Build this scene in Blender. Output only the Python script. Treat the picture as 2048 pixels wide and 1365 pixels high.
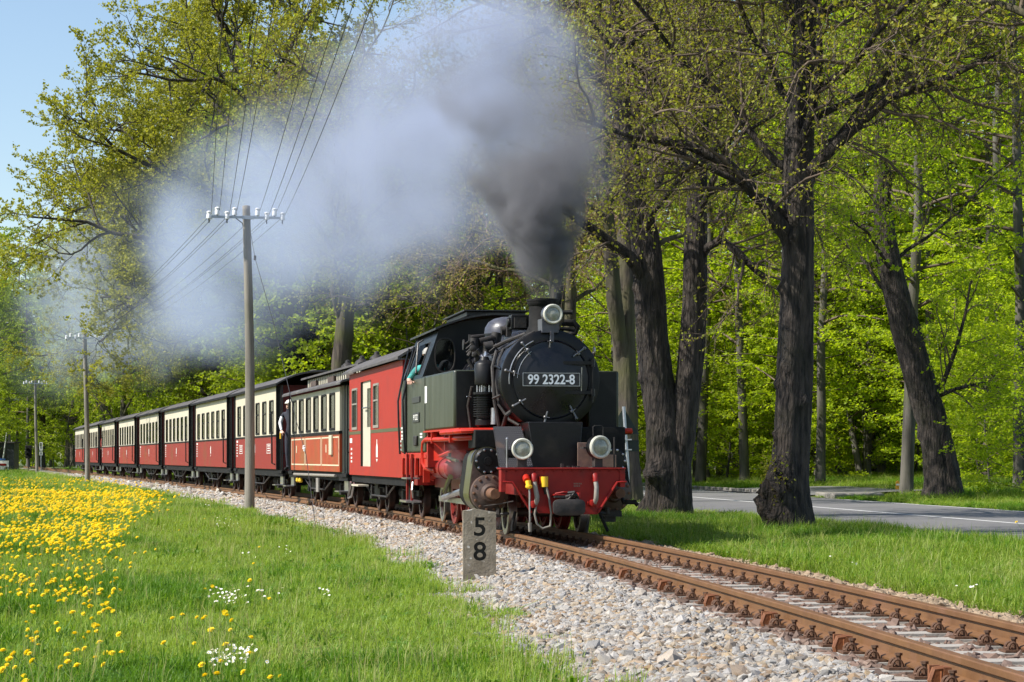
import bpy, math, random
import numpy as np
from mathutils import Vector, Matrix

for _o in list(bpy.data.objects):
    bpy.data.objects.remove(_o)
SC = bpy.context.scene
ROOT = SC.collection
R = math.radians

# ------------------------------------------------------------------ camera, sky, sun, exposure
FPX, HZN, HC = 4500.0, 915.0, 1.0          # focal length and horizon row of a 2048 x 1365 picture, eye height above rail
cam = bpy.data.cameras.new('camera')
cam.sensor_width = 36.0
cam.lens = 36.0 * FPX / 2048.0
cam.shift_y = (HZN - 682.5) / 2048.0
cam.clip_start = 0.2
cam.clip_end = 3000
cam_o = bpy.data.objects.new('camera', cam)
ROOT.objects.link(cam_o)
cam_o.location = (0, 0, HC)
cam_o.rotation_euler = (R(90), 0, 0)
SC.camera = cam_o

SUN_EL = R(46)
SUN_AZ = Vector((-0.962, -0.272)).normalized()      # horizontal direction towards the sun
world = bpy.data.worlds.new('World')
SC.world = world
world.use_nodes = True
wn = world.node_tree
sky = wn.nodes.new('ShaderNodeTexSky')
sky.sky_type = 'NISHITA'
sky.sun_disc = False
sky.sun_elevation = SUN_EL
sky.sun_rotation = math.atan2(SUN_AZ.x, SUN_AZ.y)
sky.air_density = 1.0
sky.dust_density = 0.6
sky.ozone_density = 1.2
bg = wn.nodes['Background']
bg.inputs['Strength'].default_value = 0.115
wn.links.new(sky.outputs['Color'], bg.inputs['Color'])
sun = bpy.data.lights.new('sun', 'SUN')
sun.energy = 5.0
sun.angle = R(0.53)
sun.color = (1.0, 0.95, 0.87)
sun_o = bpy.data.objects.new('sun', sun)
ROOT.objects.link(sun_o)
_d = Vector((SUN_AZ.x * math.cos(SUN_EL), SUN_AZ.y * math.cos(SUN_EL), math.sin(SUN_EL)))
sun_o.rotation_euler = _d.to_track_quat('Z', 'Y').to_euler()
SC.view_settings.view_transform = 'Standard'
SC.view_settings.look = 'None'
SC.view_settings.gamma = 1.0
SC.view_settings.use_curve_mapping = False
SC.view_settings.exposure = 0.6
cy = SC.cycles
cy.max_bounces = 6
cy.diffuse_bounces = 3
cy.glossy_bounces = 2
cy.transmission_bounces = 4
cy.transparent_max_bounces = 12
cy.volume_bounces = 1
cy.caustics_reflective = False
cy.caustics_refractive = False
cy.use_denoising = True
cy.use_adaptive_sampling = True
cy.adaptive_threshold = 0.015

# ------------------------------------------------------------------ the curve of the railway
def xc(y):
    return 7.66520245 - 0.1568462 * y - 0.10035247 * np.sqrt((np.asarray(y, float) - 30) ** 2 + 625)
_YS = np.linspace(-10, 330, 6000)
_XS = xc(_YS)
_SS = np.concatenate([[0], np.cumsum(np.hypot(np.diff(_XS), np.diff(_YS)))])
_S0 = float(np.interp(28.6, _YS, _SS))
def trk(s):                                  # a point of the centre line, s metres behind the engine's front beam
    y = float(np.interp(s + _S0, _SS, _YS))
    return float(xc(y)), y
def trk_frame(s):
    a, b = trk(s - .1), trk(s + .1)
    t = Vector((b[0] - a[0], b[1] - a[1])).normalized()
    return trk(s), t, Vector((t.y, -t.x))    # point, backward tangent, right-hand normal
def dist_track(x, y):
    sl = (xc(np.asarray(y) + .5) - xc(np.asarray(y) - .5))
    return (np.asarray(x) - xc(y)) / np.sqrt(1 + sl ** 2)
ROAD_HW = 4.0
def road_x(y):
    return 9.48 - .139 * (np.asarray(y, float) - 41.7)
def sst(a, b, x):
    t = np.clip((np.asarray(x, float) - a) / (b - a), 0, 1)
    return t * t * (3 - 2 * t)
def ground_z(x, y):
    x = np.asarray(x, float); y = np.asarray(y, float)
    d = dist_track(x, y)
    z = -.20 - .12 * sst(1.0, 2.4, -d) + .10 * sst(3, 12, -d)
    zr = -.20 - .06 * sst(1.0, 1.9, d) + .0 * d
    z = np.where(d > 0, zr, z)
    rd = np.abs(x - road_x(y))
    off = sst(1.5, 4, d)
    bump = .03 * np.sin(x * .9 + y * .23) * np.sin(y * .41 - x * .3) + .02 * np.sin(x * 2.3 + 1) * np.sin(y * 1.7)
    z = z + bump * np.where(d < 0, sst(2.6, 5, -d), off * sst(4.2, 5.5, rd))
    z = z + .55 * sst(6, 22, x - road_x(y)) * sst(20, 50, y)
    return z

# ------------------------------------------------------------------ helpers
def link(o, parent=None):
    ROOT.objects.link(o)
    if parent is not None:
        o.parent = parent
    return o
def tag(o, label=None, cat=None, group=None, kind=None):
    if label: o['label'] = label
    if cat: o['category'] = cat
    if group: o['group'] = group
    if kind: o['kind'] = kind
    return o
def empty(name, loc=(0, 0, 0), rz=0, label=None, cat=None, group=None):
    o = bpy.data.objects.new(name, None)
    o.empty_display_size = .2
    o.location = loc
    o.rotation_euler = (0, 0, rz)
    link(o)
    return tag(o, label, cat, group)
def arr_mesh(name, V, groups, smooth=True):
    V = np.asarray(V, np.float32)
    me = bpy.data.meshes.new(name)
    me.vertices.add(len(V))
    me.vertices.foreach_set('co', V.ravel())
    idx, st, tot, p = [], [], [], 0
    for f in groups:
        f = np.asarray(f, np.int32)
        if not len(f): continue
        m, k = f.shape
        idx.append(f.ravel())
        st.append(p + np.arange(m, dtype=np.int32) * k)
        tot.append(np.full(m, k, np.int32))
        p += m * k
    idx = np.concatenate(idx); st = np.concatenate(st); tot = np.concatenate(tot)
    me.loops.add(len(idx))
    me.loops.foreach_set('vertex_index', idx)
    me.polygons.add(len(st))
    me.polygons.foreach_set('loop_start', st)
    me.polygons.foreach_set('loop_total', tot)
    me.polygons.foreach_set('use_smooth', np.full(len(st), smooth, bool))
    me.update(calc_edges=True)
    return me
def frames(P):
    P = np.asarray(P, float)
    T = np.gradient(P, axis=0)
    T /= np.linalg.norm(T, axis=1)[:, None] + 1e-12
    ref = np.array([0, 0, 1.]) if abs(T[0][2]) < .9 else np.array([1., 0, 0])
    U = np.zeros_like(P); W = np.zeros_like(P)
    u = np.cross(ref, T[0]); u /= np.linalg.norm(u)
    for i in range(len(P)):
        u = u - T[i] * (u @ T[i])
        n = np.linalg.norm(u)
        u = u / n if n > 1e-9 else np.cross(T[i], [1, 0, 0.3])
        U[i] = u; W[i] = np.cross(T[i], u)
    return T, U, W

NOSPLIT = {'painted_mark', 'framed_mark', 'lining', 'faded_lettering', 'edge_line', 'centre_line', 'diamond_tread', 'eyes_and_mouth', 'steam_pipe'}
class MB:
    """collects shapes, then build() links them as ONE mesh object"""
    def __init__(s):
        s.V = []; s.G = {}; s.n = 0; s.A = []
    def add(s, V, F):
        V = np.asarray(V, float)
        s.A.append((V, F))
        for f in F:
            s.G.setdefault(len(f), []).append([i + s.n for i in f])
        s.V.append(V); s.n += len(V)
        return s
    def box(s, x0, x1, y0, y1, z0, z1):
        V = [(x, y, z) for x in (x0, x1) for y in (y0, y1) for z in (z0, z1)]
        return s.add(V, [(0, 1, 3, 2), (4, 6, 7, 5), (0, 4, 5, 1), (2, 3, 7, 6), (0, 2, 6, 4), (1, 5, 7, 3)])
    def tube(s, P, r, n=8, cap=True):
        P = np.asarray(P, float)
        r = np.broadcast_to(np.asarray(r, float), (len(P),))
        T, U, W = frames(P)
        a = np.arange(n) * 2 * np.pi / n
        V = P[:, None] + r[:, None, None] * (np.cos(a)[None, :, None] * U[:, None] + np.sin(a)[None, :, None] * W[:, None])
        F = []
        for i in range(len(P) - 1):
            for j in range(n):
                k = (j + 1) % n
                F.append((i * n + j, i * n + k, (i + 1) * n + k, (i + 1) * n + j))
        if cap:
            F.append(tuple(range(n - 1, -1, -1))); F.append(tuple((len(P) - 1) * n + j for j in range(n)))
        return s.add(V.reshape(-1, 3), F)
    def cyl(s, p0, p1, r0, r1=None, n=16):
        r1 = r0 if r1 is None else r1
        return s.tube([p0, p1], [r0, r1], n)
    def lathe(s, c, axis, prof, n=24, cap=True):
        """prof: (distance along axis, radius) pairs; axis 'x','y','z'"""
        ax = {'x': (1, 0, 0), 'y': (0, 1, 0), 'z': (0, 0, 1)}.get(axis, axis)
        A = np.array(ax, float); A /= np.linalg.norm(A)
        ref = np.array([0, 0, 1.]) if abs(A[2]) < .9 else np.array([1., 0, 0])
        U = np.cross(ref, A); U /= np.linalg.norm(U); W = np.cross(A, U)
        a = np.arange(n) * 2 * np.pi / n
        V = []
        for t, r in prof:
            V.append(np.array(c, float) + A * t + max(r, 1e-4) * (np.cos(a)[:, None] * U + np.sin(a)[:, None] * W))
        F = []
        for i in range(len(prof) - 1):
            for j in range(n):
                k = (j + 1) % n
                F.append((i * n + j, i * n + k, (i + 1) * n + k, (i + 1) * n + j))
        if cap:
            F.append(tuple(range(n - 1, -1, -1))); F.append(tuple((len(prof) - 1) * n + j for j in range(n)))
        return s.add(np.concatenate(V), F)
    def prism(s, poly, lo, hi, plane='xz'):
        n = len(poly)
        def pt(a, b, h):
            return {'xz': (a, h, b), 'yz': (h, a, b), 'xy': (a, b, h)}[plane]
        V = [pt(a, b, lo) for a, b in poly] + [pt(a, b, hi) for a, b in poly]
        F = [tuple(range(n)), tuple(range(2 * n - 1, n - 1, -1))]
        F += [(i, i + n, (i + 1) % n + n, (i + 1) % n) for i in range(n)]
        return s.add(V, F)
    def strip(s, secs, closed=True, cap=True):
        """loft through equal-length sections"""
        n = len(secs[0]); F = []
        for i in range(len(secs) - 1):
            for j in range(n if closed else n - 1):
                k = (j + 1) % n
                F.append((i * n + j, i * n + k, (i + 1) * n + k, (i + 1) * n + j))
        if cap and closed:
            F.append(tuple(range(n - 1, -1, -1))); F.append(tuple((len(secs) - 1) * n + j for j in range(n)))
        return s.add(np.concatenate([np.asarray(q, float) for q in secs]), F)
    def mesh(s, name, smooth=False):
        me = arr_mesh(name, np.concatenate(s.V), [np.array(g) for g in s.G.values()], smooth)
        return me
    def clusters(s):
        n = len(s.A); lo = [v.min(0) - .004 for v, f in s.A]; hi = [v.max(0) + .004 for v, f in s.A]
        g = list(range(n))
        def root(i):
            while g[i] != i: i = g[i]
            return i
        for i in range(n):
            for j in range(i):
                if (lo[i] < hi[j]).all() and (lo[j] < hi[i]).all(): g[root(i)] = root(j)
        out = {}
        for i in range(n): out.setdefault(root(i), []).append(i)
        return list(out.values())
    def build(s, name, m, parent=None, smooth=False, bevel=0, auto=35):
        # pieces that stand apart become parts of their own; only tiny ones stay joined
        if parent is not None and 1 < len(s.A) <= 60 and name not in NOSPLIT:
            cl = s.clusters()
            if len(cl) > 1:
                big = max((np.concatenate([s.A[i][0] for i in c]).max(0) - np.concatenate([s.A[i][0] for i in c]).min(0)).max() for c in cl)
                if big > .07 or len(cl) < 3:
                    first = None
                    for c in cl:
                        b = MB()
                        for i in c: b.add(*s.A[i])
                        o = b.build(name, m, parent, smooth, bevel, auto)
                        first = first or o
                    return first
                o = s.build_one(name, m, parent, smooth, bevel, auto); o['kind'] = 'stuff'
                return o
        return s.build_one(name, m, parent, smooth, bevel, auto)
    def build_one(s, name, m, parent=None, smooth=False, bevel=0, auto=35):
        me = s.mesh(name, smooth or bool(auto))
        if auto and hasattr(me, 'set_sharp_from_angle'):
            me.set_sharp_from_angle(angle=R(auto))
        me.materials.append(MT[m] if isinstance(m, str) else m)
        o = bpy.data.objects.new(name, me)
        link(o, parent)
        if bevel:
            b = o.modifiers.new('bevel', 'BEVEL'); b.width = bevel; b.segments = 2; b.limit_method = 'ANGLE'; b.angle_limit = R(50)
        return o
def copy_tree(o, parent=None):
    c = o.copy()
    link(c, parent)
    for ch in list(o.children):
        copy_tree(ch, c)
    return c
def text_mesh(txt, size, depth, bold=0.0, spacing=1.0):
    cu = bpy.data.curves.new('lettering', 'FONT')
    cu.body = txt; cu.size = size; cu.extrude = depth; cu.offset = bold; cu.align_x = 'CENTER'; cu.align_y = 'CENTER'; cu.space_character = spacing
    cu.resolution_u = 6
    ob = bpy.data.objects.new('lettering', cu)
    ROOT.objects.link(ob)
    dg = bpy.context.evaluated_depsgraph_get()
    me = bpy.data.meshes.new_from_object(ob.evaluated_get(dg))
    bpy.data.objects.remove(ob); bpy.data.curves.remove(cu)
    me.name = 'lettering'
    return me
def text_obj(name, txt, size, depth, m, parent, loc, rot, bold=0.0, spacing=1.0, sx=1.0):
    me = text_mesh(txt, size, depth, bold, spacing)
    me.materials.clear(); me.materials.append(MT[m])
    o = bpy.data.objects.new(name, me)
    link(o, parent)
    o.location = loc; o.rotation_euler = rot; o.scale = (sx, 1, 1)
    return o
# ------------------------------------------------------------------ materials
MT = {}
def mat(name, c1, c2=None, scale=6.0, rough=.6, metal=0.0, bump=0.0, bscale=None, stretch=(1, 1, 1), detail=5, contrast=(.35, .65), spec=.5, coat=0.0, c3=None, s3=1.0, k3=(.55, .75), rough2=None, island=None, objrand=None):
    m = bpy.data.materials.new(name); m.use_nodes = True
    nt = m.node_tree; N = nt.nodes; L = nt.links
    b = N['Principled BSDF']
    b.inputs['Roughness'].default_value = rough
    b.inputs['Metallic'].default_value = metal
    b.inputs['Specular IOR Level'].default_value = spec
    if coat:
        b.inputs['Coat Weight'].default_value = coat; b.inputs['Coat Roughness'].default_value = .12
    tc = N.new('ShaderNodeTexCoord'); mp = N.new('ShaderNodeMapping')
    mp.inputs['Scale'].default_value = stretch
    L.new(tc.outputs['Object'], mp.inputs['Vector'])
    col = None
    if c2 is None:
        b.inputs['Base Color'].default_value = (*c1, 1)
    else:
        nz = N.new('ShaderNodeTexNoise'); nz.inputs['Scale'].default_value = scale; nz.inputs['Detail'].default_value = detail
        nz.inputs['Roughness'].default_value = .6
        L.new(mp.outputs['Vector'], nz.inputs['Vector'])
        rp = N.new('ShaderNodeValToRGB')
        rp.color_ramp.elements[0].position = contrast[0]; rp.color_ramp.elements[0].color = (*c1, 1)
        rp.color_ramp.elements[1].position = contrast[1]; rp.color_ramp.elements[1].color = (*c2, 1)
        L.new(nz.outputs['Fac'], rp.inputs['Fac'])
        col = rp.outputs['Color']
        if rough2 is not None:
            mr = N.new('ShaderNodeMapRange'); mr.inputs['From Min'].default_value = contrast[0]; mr.inputs['From Max'].default_value = contrast[1]
            mr.inputs['To Min'].default_value = rough; mr.inputs['To Max'].default_value = rough2
            L.new(nz.outputs['Fac'], mr.inputs['Value']); L.new(mr.outputs['Result'], b.inputs['Roughness'])
    if c3 is not None:
        n3 = N.new('ShaderNodeTexNoise'); n3.inputs['Scale'].default_value = s3; n3.inputs['Detail'].default_value = 4
        L.new(tc.outputs['Object'], n3.inputs['Vector'])
        r3 = N.new('ShaderNodeMapRange'); r3.inputs['From Min'].default_value = k3[0]; r3.inputs['From Max'].default_value = k3[1]
        L.new(n3.outputs['Fac'], r3.inputs['Value'])
        mx = N.new('ShaderNodeMix'); mx.data_type = 'RGBA'
        if col: L.new(col, mx.inputs['A'])
        else: mx.inputs['A'].default_value = (*c1, 1)
        mx.inputs['B'].default_value = (*c3, 1)
        L.new(r3.outputs['Result'], mx.inputs['Factor'])
        col = mx.outputs['Result']
    if objrand is not None or island is not None:
        if objrand is not None:
            oi = N.new('ShaderNodeObjectInfo'); rnd = oi.outputs['Random']; cols = objrand
        else:
            g = N.new('ShaderNodeNewGeometry'); rnd = g.outputs['Random Per Island']; cols = island
        rr = N.new('ShaderNodeValToRGB'); rr.color_ramp.interpolation = 'LINEAR'
        el = rr.color_ramp.elements
        for i in range(1, len(cols) - 1): el.new(i / (len(cols) - 1))
        for i, c in enumerate(cols): el[i].color = (*c, 1)
        L.new(rnd, rr.inputs['Fac'])
        if col:
            mx = N.new('ShaderNodeMix'); mx.data_type = 'RGBA'; mx.blend_type = 'MULTIPLY'; mx.inputs['Factor'].default_value = 1
            L.new(col, mx.inputs['A']); L.new(rr.outputs['Color'], mx.inputs['B']); col = mx.outputs['Result']
        else: col = rr.outputs['Color']
    if col: L.new(col, b.inputs['Base Color'])
    if bump:
        bz = N.new('ShaderNodeTexNoise'); bz.inputs['Scale'].default_value = bscale or scale * 3; bz.inputs['Detail'].default_value = 6
        L.new(mp.outputs['Vector'], bz.inputs['Vector'])
        bp = N.new('ShaderNodeBump'); bp.inputs['Strength'].default_value = 1.0; bp.inputs['Distance'].default_value = bump
        L.new(bz.outputs['Fac'], bp.inputs['Height']); L.new(bp.outputs['Normal'], b.inputs['Normal'])
    MT[name] = m
    return m
def leafmat(name, cols, trans=.55, tcol=(1.25, 1.2, .6), rough=.55):
    m = bpy.data.materials.new(name); m.use_nodes = True
    nt = m.node_tree; N = nt.nodes; L = nt.links
    b = N['Principled BSDF']; b.inputs['Roughness'].default_value = rough; b.inputs['Specular IOR Level'].default_value = .3
    g = N.new('ShaderNodeNewGeometry'); rr = N.new('ShaderNodeValToRGB')
    el = rr.color_ramp.elements
    for i in range(1, len(cols) - 1): el.new(i / (len(cols) - 1))
    for i, c in enumerate(cols): el[i].color = (*c, 1)
    L.new(g.outputs['Random Per Island'], rr.inputs['Fac'])
    L.new(rr.outputs['Color'], b.inputs['Base Color'])
    t = N.new('ShaderNodeBsdfTranslucent')
    mx = N.new('ShaderNodeMix'); mx.data_type = 'RGBA'; mx.blend_type = 'MULTIPLY'; mx.inputs['Factor'].default_value = 1
    L.new(rr.outputs['Color'], mx.inputs['A']); mx.inputs['B'].default_value = (*tcol, 1); mx.clamp_result = False
    L.new(mx.outputs['Result'], t.inputs['Color'])
    ms = N.new('ShaderNodeMixShader'); ms.inputs['Fac'].default_value = trans
    L.new(b.outputs['BSDF'], ms.inputs[1]); L.new(t.outputs['BSDF'], ms.inputs[2])
    L.new(ms.outputs['Shader'], N['Material Output'].inputs['Surface'])
    MT[name] = m
    return m
def winglass(name, tint, mixf=.5):
    m = bpy.data.materials.new(name); m.use_nodes = True
    nt = m.node_tree; N = nt.nodes; L = nt.links
    b = N['Principled BSDF']; b.inputs['Base Color'].default_value = (*tint, 1); b.inputs['Roughness'].default_value = .06; b.inputs['Specular IOR Level'].default_value = .8
    t = N.new('ShaderNodeBsdfTransparent'); t.inputs['Color'].default_value = (.8, .83, .8, 1)
    ms = N.new('ShaderNodeMixShader'); ms.inputs['Fac'].default_value = mixf
    L.new(b.outputs['BSDF'], ms.inputs[1]); L.new(t.outputs['BSDF'], ms.inputs[2])
    L.new(ms.outputs['Shader'], N['Material Output'].inputs['Surface'])
    MT[name] = m

# vehicle paint
mat('black_paint', (.0045, .0045, .005), (.010, .0095, .010), 4, .30, spec=.30, c3=(.026, .022, .018), s3=2.6, k3=(.56, .78), bump=.0015, bscale=30, rough2=.5)
mat('boiler_black', (.0045, .0045, .007), (.008, .008, .011), 3, .20, spec=.45, c3=(.024, .022, .024), s3=1.8, k3=(.58, .8), bump=.001, bscale=20, rough2=.45)
mat('sooty_black', (.007, .007, .007), (.016, .015, .014), 6, .75, spec=.2, bump=.004, bscale=18)
mat('matt_iron', (.011, .010, .010), (.036, .029, .025), 9, .65, bump=.004, bscale=25)
mat('roof_felt', (.065, .060, .060), (.095, .088, .086), 3, .8, bump=.004, bscale=14, c3=(.13, .12, .11), s3=1.2)
mat('engine_roof', (.012, .012, .013), (.03, .03, .03), 3, .5)
mat('tank_green', (.022, .029, .018), (.040, .044, .021), 2.2, .30, bump=.004, bscale=1.2, stretch=(1.3, 1.3, .14), detail=5, contrast=(.35, .65), rough2=.5, c3=(.055, .06, .035), s3=.9, k3=(.55, .8))
mat('tank_front', (.005, .0055, .006), (.010, .011, .011), 4, .4, spec=.25, c3=(.02, .018, .016), s3=2, k3=(.55, .8))
mat('signal_red', (.40, .016, .007), (.47, .024, .010), 7, .45, spec=.25, c3=(.10, .03, .02), s3=3.5, k3=(.62, .8), bump=.001, bscale=20)
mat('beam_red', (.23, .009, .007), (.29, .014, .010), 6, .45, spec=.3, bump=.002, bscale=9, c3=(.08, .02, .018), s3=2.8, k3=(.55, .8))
mat('van_red', (.31, .019, .010), (.37, .028, .015), 5, .55, spec=.25, bump=.0015, bscale=4, stretch=(6, 6, .5), c3=(.27, .028, .020), s3=1.6, k3=(.5, .8))
mat('coach_red', (.215, .011, .008), (.27, .018, .012), 5, .5, spec=.3, stretch=(5, 5, .5), c3=(.20, .034, .012), s3=1.3, k3=(.52, .75), objrand=[(.88, .8, .8), (1, 1, 1), (.95, 1.1, 1), (1.06, 1.5, 1.1), (.92, .9, .9)])
mat('brown_red', (.32, .040, .012), (.38, .058, .016), 2.2, .45, spec=.3, c3=(.26, .08, .02), s3=1.4, k3=(.45, .7))
mat('end_red', (.11, .008, .008), (.15, .011, .010), 5, .5)
mat('cream', (.53, .48, .365), (.59, .54, .42), 4, .55, stretch=(4, 4, .6), c3=(.43, .36, .23), s3=2, k3=(.55, .85), objrand=[(.93, .92, .9), (1, 1, 1), (1.04, 1.03, 1.02), (.97, .95, .9)])
mat('cream_line', (.62, .55, .38), rough=.5)
mat('door_beige', (.50, .46, .35), (.55, .51, .40), 4, .5)
mat('white_paint', (.75, .74, .70), rough=.5)
mat('lettering_white', (.72, .71, .66), rough=.55)
mat('plate_black', (.02, .02, .021), (.035, .033, .033), 20, .45)
mat('alu_digits', (.80, .82, .86), rough=.34, metal=.35)
mat('interior', (.06, .04, .025), rough=.8)
mat('steel_bright', (.5, .5, .52), (.34, .33, .33), 12, .32, metal=.9)
mat('tread_diamond', (.34, .33, .34), (.24, .23, .23), 9, .4, metal=.4)
mat('steel_dull', (.22, .22, .23), (.14, .135, .13), 12, .4, metal=.7)
mat('tread_plate', (.035, .033, .034), (.06, .055, .055), 9, .45, metal=.5, c3=(.22, .12, .07), s3=3, k3=(.6, .8))
mat('tread_rust', (.16, .11, .09), (.26, .17, .12), 12, .55, metal=.2)
mat('cylinder_olive', (.050, .050, .014), (.078, .076, .025), 5, .38, c3=(.06, .055, .035), s3=5)
mat('cylinder_brown', (.06, .038, .03), (.10, .06, .045), 8, .55, bump=.004, bscale=25)
mat('rust_brown', (.12, .055, .028), (.18, .085, .042), 12, .7, bump=.003, bscale=40)
mat('wheel_dark', (.035, .018, .016), (.07, .03, .024), 8, .55)
mat('wheel_red', (.16, .010, .008), (.22, .018, .012), 8, .5, c3=(.05, .02, .02), s3=4)
mat('lens_glass', (.20, .20, .15), (.34, .35, .30), 16, .1, spec=.8, bump=.004, bscale=30)
mat('lamp_rim', (.58, .58, .51), (.46, .45, .37), 20, .4)
mat('lamp_grey', (.040, .041, .055), (.07, .07, .085), 9, .35)
mat('hose_grey', (.20, .19, .17), (.28, .25, .20), 10, .6)
mat('cable_grey', (.30, .29, .27), rough=.5)
mat('yellow_paint', (.80, .46, .01), (.86, .55, .03), 8, .45)
winglass('window_glass', (.03, .035, .025), .42)
winglass('cab_glass', (.02, .02, .02), .75)
# permanent way
def railmat():
    m = mat('rail_rust', (.125, .055, .017), (.165, .078, .027), 5, .62, bump=.002, bscale=40, c3=(.17, .08, .04), s3=3)
mat('rail_head', (.21, .135, .075), (.32, .25, .19), 5, .34, metal=.5, stretch=(1, .2, 1))
railmat()
mat('clip_rust', (.075, .038, .02), (.13, .06, .03), 30, .7, bump=.003, bscale=60)
mat('anchor_rust', (.17, .055, .02), (.22, .085, .03), 25, .65, bump=.002, bscale=60)
mat('sleeper_concrete', (.30, .275, .24), (.39, .36, .32), 10, .8, bump=.003, bscale=50, c3=(.33, .24, .16), s3=2)
mat('ballast_base', (.22, .19, .15), (.34, .30, .25), 22, .9, bump=.03, bscale=26)
mat('ballast_stone', (.40, .38, .35), (.56, .535, .50), 14, .8, bump=.004, bscale=40, objrand=[(.46, .47, .50), (.86, .85, .84), (.56, .55, .54), (.84, .64, .40), (.97, .95, .92), (.66, .45, .26), (.34, .34, .35), (.90, .87, .82), (.50, .40, .31), (.98, .97, .96), (.62, .62, .65)])
mat('track_stone', (.42, .36, .31), (.58, .50, .44), 14, .85, objrand=[(.22, .17, .15), (.36, .28, .24), (.30, .22, .19), (.42, .34, .30), (.26, .20, .18)])
mat('verge_stone', (.48, .41, .33), (.62, .54, .44), 14, .85, objrand=[(.36, .30, .23), (.55, .46, .36), (.48, .40, .31), (.62, .54, .44), (.40, .30, .22)])
mat('milestone', (.19, .155, .11), (.29, .245, .185), 7, .9, bump=.006, bscale=45, c3=(.5, .47, .42), s3=16, k3=(.64, .70))
mat('engraved', (.035, .031, .025), rough=.9)
# ground
mat('meadow_soil', (.050, .072, .014), (.085, .105, .022), 1.3, .95, bump=.02, bscale=8)
mat('asphalt', (.135, .13, .13), (.175, .17, .168), 30, .85, bump=.002, bscale=120, c3=(.10, .098, .098), s3=.5)
mat('road_line', (.74, .74, .72), (.62, .62, .6), 9, .7)
mat('kerb_concrete', (.19, .175, .15), (.26, .24, .21), 8, .85)
for nm, tr in (('grass_blades', .45),):
    leafmat(nm, [(.18, .28, .028), (.28, .40, .045), (.22, .34, .034), (.34, .44, .08), (.26, .38, .04), (.19, .30, .028), (.45, .48, .18)], tr, (1.3, 1.25, .8), .5)
leafmat('grass_dark', [(.07, .17, .010), (.11, .24, .012), (.09, .20, .010), (.15, .28, .02)], .45, (1.3, 1.25, .8), .5)
leafmat('grass_dry', [(.26, .40, .05), (.34, .42, .09), (.42, .40, .16), (.24, .38, .04), (.46, .40, .2)], .4, (1.2, 1.15, .9), .6)
leafmat('verge_blades', [(.12, .23, .014), (.20, .33, .022), (.25, .36, .035), (.32, .38, .09), (.17, .29, .018)], .45, (1.3, 1.25, .8), .5)
leafmat('dandelion_yellow', [(.95, .74, .010), (.95, .66, .006), (.97, .80, .015)], .3, (1, 1, 1), .6)
mat('dandelion_stem', (.16, .26, .05), rough=.6)
mat('daisy_white', (.85, .85, .84), rough=.6)
# trees
def bark(name, a, b, c, sc, bump, k3=(.5, .75)):
    return mat(name, a, b, sc, .9, bump=bump, bscale=sc * 1.6, stretch=(1, 1, .16), detail=8, contrast=(.38, .62), c3=c, s3=1.1, k3=k3)
bark('bark_linden', (.010, .008, .007), (.080, .062, .050), (.030, .027, .014), 12, .12)
bark('bark_linden_far', (.030, .024, .019), (.10, .08, .06), (.075, .075, .025), 7, .04, (.4, .65))
bark('bark_beech', (.05, .046, .038), (.125, .115, .095), (.065, .07, .03), 4, .02)
bark('bark_oak', (.032, .027, .022), (.085, .072, .056), (.05, .05, .03), 8, .05)
mat('twig_brown', (.085, .062, .044), (.15, .11, .078), 3, .85)
mat('twig_red', (.12, .075, .048), (.20, .13, .085), 3, .85)
leafmat('leaf_linden', [(.22, .25, .025), (.34, .38, .035), (.27, .27, .04), (.42, .44, .055), (.24, .19, .05), (.36, .40, .04)], .5, (1.3, 1.25, .7))
leafmat('leaf_bronze', [(.22, .18, .05), (.30, .26, .055), (.27, .19, .08), (.36, .36, .06), (.22, .16, .07)], .45, (1.25, 1.15, .8))
leafmat('leaf_beech', [(.23, .33, .014), (.31, .43, .018), (.38, .50, .024), (.27, .38, .016), (.45, .54, .034)], .62, (1.5, 1.4, .7))
leafmat('leaf_green', [(.19, .27, .014), (.25, .34, .018), (.32, .40, .026), (.22, .32, .014)], .58, (1.5, 1.4, .7))
leafmat('leaf_oak', [(.20, .22, .026), (.29, .30, .036), (.36, .36, .05), (.24, .26, .03)], .52, (1.4, 1.35, .7))
leafmat('leaf_ivy', [(.012, .026, .010), (.022, .04, .014), (.03, .05, .018)], .15, (1, 1, 1), .4)
# small things
mat('pole_wood', (.15, .135, .11), (.27, .245, .205), 7, .85, bump=.008, bscale=18, stretch=(1, 1, .06), c3=(.10, .11, .06), s3=.8)
mat('crossarm_steel', (.42, .47, .55), (.36, .40, .46), 12, .5, metal=.2)
mat('porcelain', (.86, .86, .87), rough=.18, spec=.6)
mat('iron_pin', (.018, .016, .015), rough=.6)
mat('wire_dark', (.02, .02, .022), rough=.6)
mat('galvanised', (.52, .55, .58), (.44, .47, .50), 8, .4, metal=.5)
mat('sign_back', (.10, .125, .13), rough=.5)
mat('sign_back_dark', (.022, .035, .03), rough=.5)
mat('skin', (.56, .34, .25), rough=.55)
mat('teal_shirt', (.06, .36, .34), (.08, .42, .40), 12, .8)
mat('white_shirt', (.78, .78, .78), (.7, .7, .72), 12, .8)
mat('navy_cloth', (.018, .020, .032), (.028, .03, .045), 12, .85)
mat('red_cloth', (.35, .05, .04), rough=.8)
mat('cap_cream', (.80, .76, .68), rough=.8)
mat('hair_dark', (.03, .022, .016), rough=.8)
mat('hair_grey', (.4, .38, .35), rough=.8)
mat('shed_dark', (.03, .035, .045), (.045, .05, .06), 3, .5)
mat('blue_paint', (.05, .14, .42), rough=.45)
mat('marker_orange', (.75, .36, .03), rough=.6)
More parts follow.
